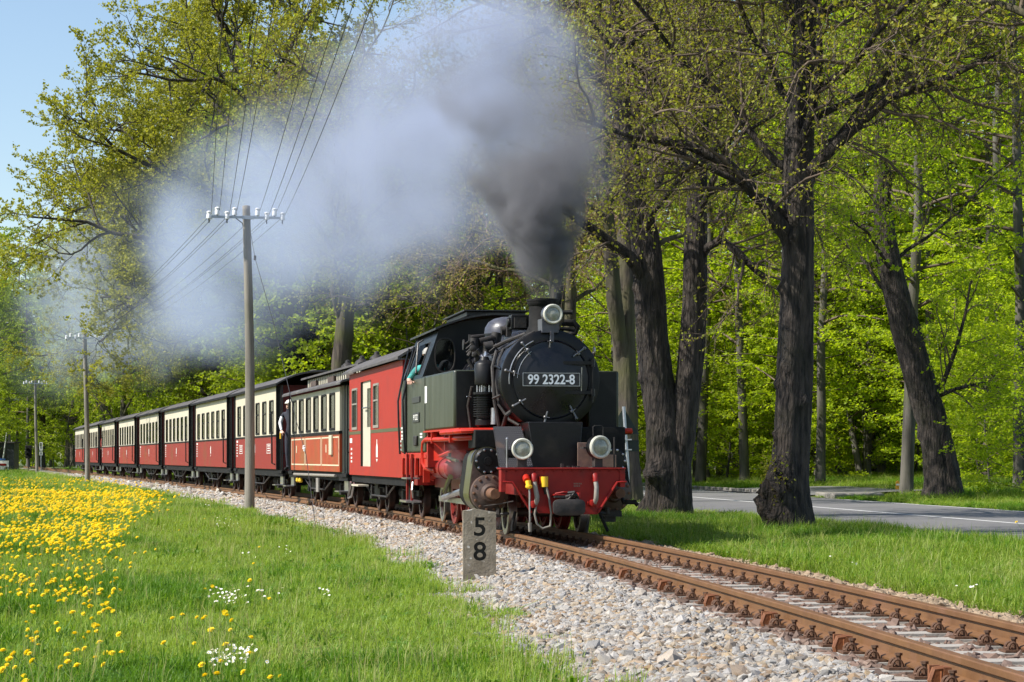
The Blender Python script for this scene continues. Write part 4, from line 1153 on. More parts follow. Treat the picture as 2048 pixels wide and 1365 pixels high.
# hoses and sockets on the beam
hs = MB().cyl((-.50, -.10, .70), (-.50, -.02, .745), .045, .05, 12).build('cable_socket', 'signal_red', eng)
MB().cyl((-.49, -.12, .70), (-.485, -.145, .615), .038, .030, 12).lathe((-.485, -.147, .60), 'z', [(0, .022), (.02, .044), (.045, .044), (.05, .03)], 10).build('plug', 'yellow_paint', hs)
MB().tube([(-.482, -.148, .61), (-.475, -.15, .54), (-.475, -.15, .40), (-.47, -.14, .22), (-.465, -.10, .16)], .011, 8).build('cable', 'cable_grey', hs)
MB().cyl((-.463, -.10, .17), (-.46, -.09, .06), .026, .02, 10).build('cable_plug', 'hose_grey', hs)
def brake_hose(x, x2, zb):
    h = MB().tube([(x, -.07, .70), (x + .004, -.11, .62), (x2 + .01, -.13, .5), (x2 + .01, -.12, zb + .06), (x2 - .01, -.09, zb)], [.030, .030, .031, .031, .03], 12).build('brake_hose', 'hose_grey', eng)
    MB().tube([(x, .0, .76), (x, -.05, .77), (x, -.07, .74), (x, -.075, .69)], .036, 10).build('hose_elbow', 'beam_red', h)
    MB().lathe((x2 - .02, -.08, zb - .04), 'z', [(0, .03), (.03, .045), (.08, .045), (.09, .03)], 10).box(x2 - .08, x2 - .02, -.06, 0, zb - .02, zb + .03).build('hose_coupling', 'beam_red', h)
brake_hose(-.40, -.385, .40); brake_hose(.39, .375, .41)
MB().tube([(-.385, -.1, .38), (-.40, -.09, .28), (-.37, -.08, .16), (-.30, -.08, .10), (-.20, -.09, .13), (-.19, -.1, .3), (-.22, -.1, .50), (-.25, -.1, .62)], .014, 8).build('cable_loop', 'hose_grey', eng)
yb = MB().cyl((-.27, -.07, .625), (-.27, -.07, .755), .046, .046, 12).build('yellow_socket', 'yellow_paint', eng)
MB().box(-.335, -.30, -.06, 0, .66, .755).build('socket_bracket', 'signal_red', yb)
MB().cyl((-.255, -.07, .53), (-.262, -.07, .625), .020, .034, 10).build('socket_plug', 'sooty_black', yb)
# tread plates and lower front
tp = MB()
def slab(b, q, t=.02):
    b.add([(x, y, z) for x, y, z in q] + [(x, y + t, z - t) for x, y, z in q], [(0, 1, 2, 3), (7, 6, 5, 4), (0, 4, 5, 1), (1, 5, 6, 2), (2, 6, 7, 3), (3, 7, 4, 0)])
slab(tp, [(-.80, .22, .87), (-.36, .22, .87), (-.42, .80, 1.40), (-.79, .80, 1.40)])
tpo = tp.build('tread_plate', 'tread_plate', eng)
dm = MB()
for i in range(15):
    for j in range(22):
        u = (i + .5 + .5 * (j % 2)) / 15.6; v = (j + .5) / 22
        x0 = -.80 + v * .01; x1 = -.36 - v * .06; x = x0 + (x1 - x0) * u; y = .22 + .58 * v; z = .87 + .53 * v
        s_ = .011 if j % 2 else -.011
        q = [(x - .004, y - .002, z + .004), (x + s_, y + .010 - .003, z + .010 + .003), (x + .004, y - .002, z + .004), (x - s_, y - .010 - .003, z - .010 + .003)]
        dm.add(q, [(0, 1, 2, 3)])
dmo = dm.build('diamond_tread', 'tread_diamond', tpo, auto=0); dmo['kind'] = 'stuff'
MB().box(-.70, -.58, .34, .52, 1.02, 1.10).build('step_hole', 'sooty_black', tpo)
MB().prism([(.25, .87), (.76, .87), (.76, 1.03), (.56, 1.04), (.55, 1.19), (.25, 1.19)], .40, .42).build('tread_plate', 'tread_rust', eng, bevel=.004)
sd = MB().prism([(-.38, .84), (.42, .84), (.34, 1.2), (.36, 1.46), (-.36, 1.46), (-.32, 1.2)], .62, 1.5)
sd.build('smokebox_saddle', 'black_paint', eng, bevel=.01)
MB().box(.36, 1.0, .95, 1.6, .87, 1.40).box(-1.0, -.36, 1.0, 1.6, 1.12, 1.36).build('apron', 'sooty_black', eng, bevel=.01)
MB().box(-.62, .62, .05, 7.9, .52, .84).build('main_frame', 'wheel_red', eng, bevel=.01)
for sx in (-1, 1):
    MB().box(sx * .36 - .012, sx * .36 + .012, .1, 8.0, .40, .84).build('frame_plate', 'wheel_red', eng)
MB().tube([(-.71, .19, .87), (-.71, .19, 1.235)], .012, 6).lathe((-.71, .19, 1.235), 'z', [(-.018, .008), (0, .02), (.018, .008)], 8).build('lamp_iron', 'steel_bright', eng)
MB().tube([(.70, .25, .87), (.70, .25, 1.26)], .011, 6).build('lamp_iron', 'matt_iron', eng)
for x in (-.03, .05, .12, .18): MB().box(x, x + .035, .06, .12, .868, .89 + .03 * (x < 0)).build('ledge_fitting', 'matt_iron', eng)
# lamps
def lamp(x, y, z, r, dep, handle=False, rim='lamp_rim', body='black_paint', yaw=0.0):
    L0 = MB().lathe((0, 0, 0), 'y', [(0, r * .98), (.02, r * 1.04), (dep * .5, r * 1.0), (dep * .85, r * .72), (dep, r * .4)], 28).build('headlamp', body, eng)
    L0.location = (x, y, z); L0.rotation_euler = (0, 0, yaw)
    MB().lathe((0, 0, 0), 'y', [(-.004, r * .74), (-.022, r * .76), (-.028, r * .92), (-.014, r * 1.02), (.01, r * 1.03)], 28, cap=False).build('lamp_rim', rim, L0)
    MB().lathe((0, 0, 0), 'y', [(-.030, .004), (-.026, r * .3), (-.018, r * .55), (-.004, r * .78)], 24, cap=False).build('lens', 'lens_glass', L0)
    MB().lathe((0, 0, 0), 'y', [(-.001, .03), (.02, .05)], 12).build('bulb', 'steel_bright', L0)
    if handle:
        MB().tube([(-.07, .06, r * .98), (-.075, .06, r + .11), (-.05, .06, r + .13), (.05, .06, r + .13), (.075, .06, r + .11), (.07, .06, r * .98)], .006, 6).build('carry_handle', 'matt_iron', L0)
    return L0
l1 = lamp(-.537, .03, 1.105, .135, .17, yaw=-.05)
MB().box(-.06, .06, .02, .10, -.24, -.12).box(-.10, .10, .0, .12, -.245, -.225).build('lamp_bracket', 'matt_iron', l1)
l2 = lamp(.475, .05, 1.13, .145, .24, True, yaw=.28)
MB().box(-.055, .055, .04, .12, -.27, -.12).box(-.10, .10, .02, .14, -.272, -.25).build('lamp_bracket', 'matt_iron', l2)
MB().box(-.20, -.12, .08, .2, -.02, .0).build('lamp_bracket', 'matt_iron', l2)
l3 = lamp(.01, .86, 2.875, .128, .30, body='lamp_grey', yaw=.05)
MB().prism([(-.13, -.24), (.09, -.24), (.10, -.1), (-.135, -.06)], .05, .3).box(-.02, .02, .02, .3, -.36, -.22).build('lamp_bracket', 'lamp_grey', l3)
# smokebox and boiler
BZ = 2.02
sb = MB().lathe((0, 1.0, BZ), 'y', [(0, .60), (.0, .645), (.03, .655), (1.3, .655), (1.3, .60)], 64).build('smokebox', 'boiler_black', eng)
MB().lathe((0, 1.0, BZ), 'y', [(-.006, .46), (-.030, .47), (-.034, .52), (-.030, .645), (-.02, .66), (.004, .66)], 64, cap=False).build('smokebox_ring', 'black_paint', sb)
MB().lathe((0, 1.0, BZ), 'y', [(-.118, .004), (-.112, .12), (-.095, .25), (-.07, .36), (-.045, .44), (-.040, .50), (-.055, .512), (-.036, .525)], 64, cap=False).build('smokebox_door', 'boiler_black', sb)
hm_ = MB()
for z in (.22, -.17):
    hm_.box(.16, .56, -.125 + .03, -.045, z - .022, z + .022)
    hm_.cyl((.555, -.085, z - .05), (.555, -.085, z + .05), .028, None, 10)
hm_.cyl((.555, -.085, -.30), (.555, -.085, .30), .012, None, 8)
for v in hm_.V: v += np.array([0, 1.0, BZ])
hm_.build('door_hinge', 'black_paint', sb)
for k_, a in enumerate((1.57, 2.25, 2.95, 3.75, 4.55, 5.3, .75)):
    cb_ = MB(); ca, sa = math.cos(a), math.sin(a)
    c_ = np.array([ca * .50, .93, BZ + sa * .50])
    dir_ = np.array([ca, 0, sa]); tg_ = np.array([-sa, 0, ca])
    p0 = c_ + dir_ * .11; p1 = c_ - dir_ * .08 + tg_ * .02
    cb_.tube([p0, p1], [.016, .012], 8)
    cb_.lathe(tuple(c_ + np.array([0, -.03, 0])), 'y', [(0, .012), (.01, .022), (.06, .022)], 8)
    cb_.tube([c_ + np.array([0, -.035, 0]), c_ + np.array([0, -.045, 0]) + tg_ * .055], .007, 6)
    cb_.lathe(tuple(p0), 'y', [(-.022, .006), (0, .024), (.022, .006)], 8)
    cb_.build('door_clamp', 'steel_dull', sb)
MB().tube([(math.cos(a) * .555, .955, BZ + math.sin(a) * .555) for a in np.linspace(2.0, 3.25, 12)], .008, 6).build('door_handrail', 'steel_bright', sb)
MB().tube([(math.cos(a) * .45, .915, BZ + math.sin(a) * .45) for a in np.linspace(2.2, 3.1, 10)], .005, 6).tube([(.40, .91, BZ - .15), (.40, .88, BZ + .16)], .006, 6).build('door_stay', 'steel_bright', sb)
pl = MB().box(-.392, .37, .852, .868, 1.93, 2.105).build('number_plate', 'plate_black', sb, bevel=.005)
MB().box(-.36, -.33, .86, .93, 1.99, 2.04).box(.31, .34, .86, .93, 1.99, 2.04).build('plate_bracket', 'matt_iron', pl)
text_obj('number', '99 2322-8', .178, .006, 'alu_digits', pl, (-.012, .848, 2.012), FRONT, .0032, 1.0, .86)
fr = MB()
for (x0, x1, z0, z1) in ((-.392, .37, 2.098, 2.105), (-.392, .37, 1.93, 1.937), (-.392, -.385, 1.937, 2.098), (.363, .37, 1.937, 2.098)): fr.box(x0, x1, .848, .8515, z0, z1)
fr.build('plate_edge', 'steel_bright', pl)
MB().lathe((.01, .93, 1.375), 'y', [(-.03, .03), (-.025, .065), (.02, .07), (.05, .05)], 20).box(-.09, .11, .95, .97, 1.36, 1.39).build('chain_boss', 'steel_bright', sb)
ch = MB()
for i in range(7):
    z = 1.30 - i * .032
    ang = i % 2
    ch.tube([(.015 + (.011 * math.cos(t) if not ang else 0), .90 + (.011 * math.cos(t) if ang else 0), z + .021 * math.sin(t)) for t in np.linspace(0, 2 * math.pi, 9)], .0045, 5, cap=False)
ch.build('chain', 'steel_bright', sb)
bo = MB().lathe((0, 2.3, BZ), 'y', [(0, .60), (0, .612), (3.1, .612), (3.1, .5)], 48).build('boiler', 'boiler_black', eng)
for y in (2.7, 3.5, 4.3): MB().lathe((0, y, BZ), 'y', [(0, .614), (.0, .620), (.06, .620), (.06, .614)], 48, cap=False).build('boiler_band', 'black_paint', bo)
# chimney, dome and boiler top fittings
chm = MB().lathe((.02, 1.62, 2.56), 'z', [(0, .36), (.05, .30), (.12, .235), (.2, .195), (.46, .19), (.49, .215), (.525, .218), (.53, .225), (.56, .225), (.565, .17), (.3, .16)], 36, cap=False).build('chimney', 'sooty_black', eng)
MB().box(.20, .25, 1.55, 1.69, 3.05, 3.20).build('chimney_lifter', 'sooty_black', chm)
dome = MB().lathe((-.08, 4.0, 2.45), 'z', [(0, .42), (.05, .36), (.12, .335), (.32, .335), (.42, .32), (.5, .27), (.55, .19), (.575, .08), (.578, .01)], 36).build('steam_dome', 'lamp_grey', eng)
MB().lathe((-.08, 4.0, 2.45), 'z', [(.30, .337), (.30, .345), (.33, .345), (.33, .337)], 36, cap=False).build('dome_band', 'black_paint', dome)
sd2 = MB().lathe((0, 3.1, 2.45), 'z', [(0, .34), (.1, .28), (.24, .27), (.3, .2), (.33, .05)], 28).build('sand_dome', 'boiler_black', eng)
tg_ = MB().cyl((-.06, 2.2, 2.83), (.12, 2.2, 2.83), .13, .13, 18).box(-.34, -.06, 2.08, 2.32, 2.74, 2.94).cyl((-.34, 2.2, 2.84), (-.38, 2.2, 2.84), .07, .06, 14).build('turbo_generator', 'black_paint', eng, bevel=.012)
MB().box(-.30, -.14, 2.03, 2.10, 2.76, 2.90).tube([(0, 2.2, 2.7), (0, 2.2, 2.55)], .03, 8).build('generator_box', 'matt_iron', tg_)
rt = MB().tube([(.25, 1.3, 2.80), (.36, 1.25, 2.80), (.42, 1.25, 2.74), (.40, 1.3, 2.66), (.28, 1.35, 2.62)], .035, 10).tube([(.22, 1.35, 2.93), (.36, 1.3, 2.93)], .03, 8).tube([(.2, 1.4, 2.72), (.4, 1.4, 2.70), (.46, 1.45, 2.72), (.42, 1.5, 2.78), (.25, 1.5, 2.78)], .025, 8)
rt.build('exhaust_pipe', 'sooty_black', eng)
MB().lathe((.50, 1.5, 2.50), 'z', [(0, .02), (.02, .04), (.06, .03), (.08, .05), (.09, .01)], 10).tube([(.56, 1.6, 2.35), (.62, 1.5, 2.45), (.66, 1.5, 2.40)], .014, 6).build('lubricator', 'yellow_paint', eng)
MB().tube([(.60, 1.5, 2.30), (.66, 1.4, 2.40)], .012, 6).lathe((.67, 1.4, 2.42), 'x', [(-.01, .06), (.01, .06)], 14).build('valve_wheel', 'steel_bright', eng)
# fittings between smokebox and cab on the near side
vg = MB()
vg.cyl((-.72, 2.5, 2.58), (-.42, 2.6, 2.66), .055, .05, 12).cyl((-.48, 2.6, 2.58), (-.45, 2.6, 2.72), .075, .075, 12).cyl((-.78, 2.5, 2.50), (-.78, 2.5, 2.64), .07, .06, 12)
vg.tube([(-.80, 2.7, 2.66), (-.62, 2.7, 2.68), (-.6, 2.7, 2.60)], .03, 8).cyl((-.66, 2.4, 2.50), (-.54, 2.4, 2.52), .08, .08, 12).tube([(-.55, 2.4, 2.5), (-.4, 2.0, 2.58), (-.2, 1.7, 2.66)], .03, 8).cyl((-.80, 2.75, 2.70), (-.80, 2.75, 2.60), .03, .03, 8)
vg.tube([(-.88, 2.8, 2.56), (-.84, 2.6, 2.60)], .012, 6).lathe((-.89, 2.8, 2.56), 'x', [(-.008, .075), (.008, .075)], 14)
vg.cyl((-.42, 2.45, 2.74), (-.28, 2.45, 2.76), .06, .06, 12).box(-.36, -.30, 2.3, 2.5, 2.66, 2.82)
vg.build('feed_valve_gear', 'matt_iron', eng)
mb_ = MB()
rs_ = np.random.default_rng(9)
for _ in range(26):
    x, y, z = rs_.uniform(-.92, -.45), rs_.uniform(1.9, 2.6), rs_.uniform(2.2, 2.52)
    k_ = rs_.integers(0, 3)
    if k_ == 0: mb_.cyl((x, y, z), (x + rs_.uniform(-.1, .1), y, z + rs_.uniform(.05, .14)), .03, .03, 8)
    elif k_ == 1: mb_.lathe((x, y, z), 'y', [(-.04, .02), (-.03, .045), (.03, .045), (.04, .02)], 10)
    else: mb_.tube([(x, y, z), (x + .06, y - .05, z + .06), (x + .12, y, z + .02)], .012, 6)
mb_.build('pipe_fittings', 'matt_iron', eng)
mo = MB().box(-.80, -.66, 1.72, 1.80, 2.26, 2.36).box(-.78, -.68, 1.70, 1.73, 2.28, 2.33).cyl((-.74, 1.75, 2.36), (-.74, 1.75, 2.42), .03, .02, 8).build('lubricator_pump', 'steel_bright', eng, bevel=.006)
# air pump
ap = MB().lathe((-.76, 1.72, 1.40), 'z', [(.56, .10), (.57, .135), (.60, .14), (.84, .14), (.87, .12), (.9, .07), (.95, .05)], 24).build('air_pump', 'black_paint', eng)
ribs = []
for i in range(9):
    z = .14 + i * .031
    ribs += [(z, .115), (z + .004, .155), (z + .016, .155), (z + .020, .115)]
MB().lathe((-.76, 1.72, 1.40), 'z', [(.0, .07), (.03, .13), (.10, .13), (.12, .115)] + ribs + [(.43, .12), (.44, .16), (.47, .16), (.48, .05)], 28).build('pump_cylinder', 'black_paint', ap)
pr = MB()
for a in np.linspace(0, 6.28, 7)[:-1]: pr.cyl((-.76 + .10 * math.cos(a), 1.72 + .10 * math.sin(a), 1.87), (-.76 + .10 * math.cos(a), 1.72 + .10 * math.sin(a), 1.98), .014, None, 6)
pr.cyl((-.76, 1.72, 1.86), (-.76, 1.72, 1.99), .04, None, 10).cyl((-.65, 1.58, 1.44), (-.65, 1.58, 1.66), .055, .05, 12).tube([(-.95, 1.66, 1.80), (-1.02, 1.6, 1.81)], .008, 5)
pr.build('pump_rods', 'steel_bright', ap)
pp_ = MB()
for pth, r_ in (([(-.52, 1.6, 2.45), (-.60, 1.5, 2.3), (-.64, 1.45, 2.0), (-.62, 1.4, 1.7), (-.50, 1.3, 1.5), (-.38, 1.2, 1.42)], .022), ([(-.60, 1.7, 2.42), (-.68, 1.55, 2.2), (-.66, 1.5, 1.75), (-.60, 1.5, 1.42)], .028), ([(-.92, 1.8, 1.95), (-.96, 1.9, 1.7), (-.92, 1.9, 1.4)], .02),
                ([(-.56, 1.35, 1.85), (-.62, 1.3, 1.82), (-.70, 1.4, 1.78)], .016), ([(-.47, 1.15, 1.62), (-.56, 1.12, 1.56), (-.58, 1.3, 1.4)], .03), ([(-.52, 1.9, 1.9), (-.55, 1.85, 1.6), (-.53, 1.8, 1.4)], .025), ([(-.20, 1.05, 2.66), (-.35, 1.05, 2.58), (-.45, 1.25, 2.50), (-.62, 2.0, 2.38)], .012)):
    pp_.tube(pth, r_, 8)
pp_.build('steam_pipe', 'matt_iron', eng)
MB().tube([(-.64, 1.1, 2.16), (-.66, 1.3, 2.2), (-.64, 2.4, 2.26)], .016, 8).tube([(.64, 1.1, 2.16), (.66, 1.3, 2.2), (.64, 5.0, 2.26)], .016, 8).build('boiler_handrail', 'black_paint', eng)
# side tanks and cab
def tank(sx):
    o_, i_ = sx * 1.14, sx * .70
    lo, hi = min(o_, i_), max(o_, i_)
    b = MB().prism([(2.0, 1.39), (5.05, 1.39), (5.05, 1.07), (8.12, 1.07), (8.12, 2.235), (2.0, 2.18)], lo, hi, 'yz')
    t = b.build('side_tank', 'tank_green', eng, bevel=.03)
    MB().prism([(-.0, 1.41), (sx * .36, 1.41), (sx * .36, 2.165), (0, 2.165)], 1.99, 1.998).build('tank_front_plate', 'tank_front', t).location = (sx * .74, 0, 0)
    return t
tk = tank(-1); tank(1)
MB().box(-1.147, -1.142, 7.55, 7.62, 1.10, 2.23).box(-1.147, -1.142, 5.04, 5.06, 1.40, 2.2).build('panel_seam', 'black_paint', tk)
MB().box(-1.165, -1.141, 7.30, 7.42, 1.08, 2.22).build('cab_door_edge', 'sooty_black', tk)
wl = MB().box(-1.146, -1.1415, 4.80, 5.05, 1.80, 2.05).build('notice_plate', 'white_paint', tk)
for (y0, y1, z0, z1) in ((5.62, 6.55, 1.83, 1.92), (5.7, 6.45, 1.53, 1.68)):
    q = MB().box(-1.156, -1.141, y0, y1, z0, z1).build('builder_plate', 'plate_black', tk, bevel=.004)
    if z1 < 1.8: text_obj('plate_lettering', '99 2322', .12, .001, 'lettering_white', q, (-1.1575, (y0 + y1) / 2, (z0 + z1) / 2), SIDE, .001, 1, 1.4)
for (y0, z0) in ((5.35, 1.335), (5.35, 1.29)):
    MB().box(-1.145, -1.1412, y0, y0 + .28, z0, z0 + .03).build('stencil', 'lettering_white', tk)
for z in (1.45, 1.39, 1.33, 1.28):
    MB().box(-1.145, -1.1412, 7.85, 8.05, z, z + .035).build('stencil', 'lettering_white', tk)
MB().box(-1.18, -1.141, 5.9, 6.2, 1.17, 1.33).build('grab_recess', 'matt_iron', tk, bevel=.02)
for y in (7.1, 7.75):
    MB().tube([(-1.20, y, 1.05), (-1.22, y, 1.5), (-1.22, y + .1, 1.9), (-1.10, y + .2, 2.45), (-1.02, y + .25, 2.75)], .016, 8).build('cab_handrail', 'black_paint', eng)
cab = MB()
def cq(y0, y1, z0, z1, t=.03):
    f = lambda z: -1.13 + (z - 2.22) / .67 * .24
    cab.add([(f(z0), y0, z0), (f(z0), y1, z0), (f(z1), y1, z1), (f(z1), y0, z1), (f(z0) + t, y0, z0), (f(z0) + t, y1, z0), (f(z1) + t, y1, z1), (f(z1) + t, y0, z1)], [(0, 1, 2, 3), (7, 6, 5, 4), (0, 4, 5, 1), (1, 5, 6, 2), (2, 6, 7, 3), (3, 7, 4, 0)])
    cab.add([(-f(z0), y0, z0), (-f(z0), y1, z0), (-f(z1), y1, z1), (-f(z1), y0, z1), (-f(z0) - t, y0, z0), (-f(z0) - t, y1, z0), (-f(z1) - t, y1, z1), (-f(z1) - t, y0, z1)], [(3, 2, 1, 0), (4, 5, 6, 7), (1, 5, 4, 0), (2, 6, 5, 1), (3, 7, 6, 2), (0, 4, 7, 3)])
cq(5.4, 5.95, 2.2, 2.93); cq(5.95, 7.3, 2.76, 2.93); cq(7.3, 7.45, 2.2, 2.93); cq(7.9, 8.1, 2.2, 2.93); cq(5.95, 7.3, 2.2, 2.26); cq(7.45, 7.9, 2.76, 2.93)
cabo = cab.build('cab_side', 'tank_front', eng)
fw = MB().prism([(-1.12, 2.18), (1.12, 2.18), (.89, 2.92), (.5, 3.05), (0, 3.10), (-.5, 3.05), (-.89, 2.92)], 5.38, 5.41)
fwo = fw.build('cab_front', 'tank_front', eng, auto=0)
CUTS = []
for sx in (-1, 1):
    el = [(sx * .80 + .155 * math.copysign(abs(math.cos(a)) ** .7, math.cos(a)), 2.53 + .26 * math.copysign(abs(math.sin(a)) ** .8, math.sin(a))) for a in np.linspace(0, 2 * math.pi, 28, endpoint=False)]
    CUTS.append([(sx * .80 + (x - sx * .80) * .93, 2.53 + (z - 2.53) * .93) for x, z in el])
    MB().strip([[(sx * .80 + (x - sx * .80) * k, y, 2.53 + (z - 2.53) * k) for x, z in el] for y, k in ((5.378, 1.0), (5.33, 1.02), (5.33, .93), (5.376, .90))], cap=False).build('spectacle_frame', 'matt_iron', fwo)
    MB().prism([(sx * .80 + (x - sx * .80) * .91, 2.53 + (z - 2.53) * .91) for x, z in el], 5.372, 5.376).build('spectacle_glass', 'cab_glass', fwo)
MB().prism([(-.9, 2.0), (.9, 2.0), (.9, 2.9), (-.9, 2.9)], 8.08, 8.11).build('cab_back', 'tank_front', eng)
cr = MB(); arc_roof(cr, .97, 2.90, 3.13, 5.15, 8.3, .03); cro = cr.build('cab_roof', 'engine_roof', eng)
MB().box(-.45, .45, 5.5, 7.7, 3.13, 3.20).build('roof_ventilator', 'engine_roof', cro, bevel=.01)
MB().box(-.5, .5, 5.42, 7.78, 3.205, 3.225).build('roof_vent_cover', 'engine_roof', cro)
wf = MB().tube([(-1.12, 5.98, 2.26), (-.94, 5.98, 2.75)], .015, 6).tube([(-1.16, 6.0, 2.28), (-1.10, 6.2, 2.75), (-1.02, 6.2, 2.8)], .015, 6).tube([(-1.15, 7.25, 2.25), (-.98, 7.3, 2.76)], .018, 6).build('window_post', 'black_paint', eng)
MB().add([(-1.17, 6.02, 2.28), (-1.22, 6.30, 2.28), (-1.05, 6.30, 2.74), (-.99, 6.02, 2.74)], [(0, 1, 2, 3)]).build('wind_deflector', 'cab_glass', eng, auto=0)
# running boards and red underframe of the near and far side
for sx in (-1, 1):
    rb_ = MB().prism([(sx * .34, 1.15), (sx * 1.0, 1.15), (sx * 1.17, 1.30), (sx * 1.17, 5.05), (sx * .34, 5.05)], 1.365, 1.388, 'xy').build('running_board', 'signal_red', eng)
    MB().tube([(sx * .34, 1.15, 1.355), (sx * .98, 1.15, 1.35), (sx * 1.13, 1.22, 1.345), (sx * 1.17, 1.4, 1.34), (sx * 1.17, 3.0, 1.34)], .035, 8).build('board_edge', 'signal_red', rb_)
rp = MB().tube([(-.80, 1.1, 1.27), (-1.0, 1.3, 1.26), (-1.10, 1.9, 1.255), (-1.13, 3.5, 1.25), (-1.13, 5.0, 1.26), (-1.13, 5.3, 1.22), (-1.13, 5.36, 1.12), (-1.13, 5.36, .92), (-1.10, 5.3, .84), (-1.0, 4.9, .80)], .036, 10).build('red_pipe', 'signal_red', eng)
for y in (2.2, 4.1): MB().box(-1.17, -1.09, y, y + .06, 1.2, 1.37).build('pipe_clip', 'signal_red', rp)
MB().prism([(5.0, 1.08), (5.0, 1.36), (4.93, 1.36), (4.93, .85), (5.35, .85), (5.35, 1.08)], -1.12, -1.08, 'yz').build('frame_bracket', 'signal_red', eng)
MB().add([(-1.05, 4.9, 1.34), (-1.05, 4.9, .95), (-.6, 4.4, .95), (-.62, 4.5, 1.2)], [(0, 1, 2, 3)]).build('gusset_plate', 'signal_red', eng, auto=0)
MB().cyl((-1.06, 4.0, 1.02), (-.98, 3.2, 1.1), .022, None, 8).build('reach_rod', 'signal_red', eng)
MB().box(-1.12, -.4, 4.88, 4.92, .85, 1.36).box(-1.10, -.55, 3.2, 3.25, 1.1, 1.36).build('cross_stay', 'beam_red', eng)
cf = MB().box(-1.13, -1.05, 5.05, 8.15, .98, 1.066).build('cab_frame', 'signal_red', eng, bevel=.01)
for y in (5.7, 6.3, 7.0, 7.55, 8.0): MB().box(-1.135, -1.08, y, y + .07, .72, .99).build('frame_hanger', 'signal_red', cf, bevel=.008)
rsv = MB().lathe((-.86, 3.9, .84), 'y', [(0, .02), (.02, .11), (.07, .15), (2.6, .15), (2.66, .11), (2.68, .02)], 22).build('air_reservoir', 'beam_red', eng)  # darker red than the pipes beside it: its shade is put into the colour
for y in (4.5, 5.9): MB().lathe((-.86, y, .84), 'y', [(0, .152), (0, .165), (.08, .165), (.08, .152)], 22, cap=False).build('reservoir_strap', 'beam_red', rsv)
MB().cyl((-.95, 5.9, .98), (-.95, 5.6, .70), .05, .05, 10).tube([(-1.0, 5.75, .98), (-1.05, 5.8, .8), (-1.0, 5.85, .7), (-.9, 5.9, .66)], .03, 8).box(-1.1, -1.0, 5.55, 5.62, .62, .98).build('brake_gear', 'signal_red', eng)
stp = MB().box(-1.17, -1.14, 6.5, 6.58, .33, 1.05).box(-1.17, -1.14, 7.1, 7.18, .33, 1.05).build('cab_steps', 'beam_red', eng)
MB().box(-1.26, -1.02, 6.42, 7.3, .30, .33).box(-1.24, -1.04, 6.5, 7.2, .66, .685).build('step_plate', 'steel_bright', stp)
MB().tube([(-1.18, 6.2, .62), (-1.2, 6.15, .5), (-1.18, 6.2, .38)], .016, 6).build('grab_hoop', 'steel_bright', stp)
MB().box(-.9, .9, 7.9, 8.3, .55, .9).build('rear_beam', 'beam_red', eng)
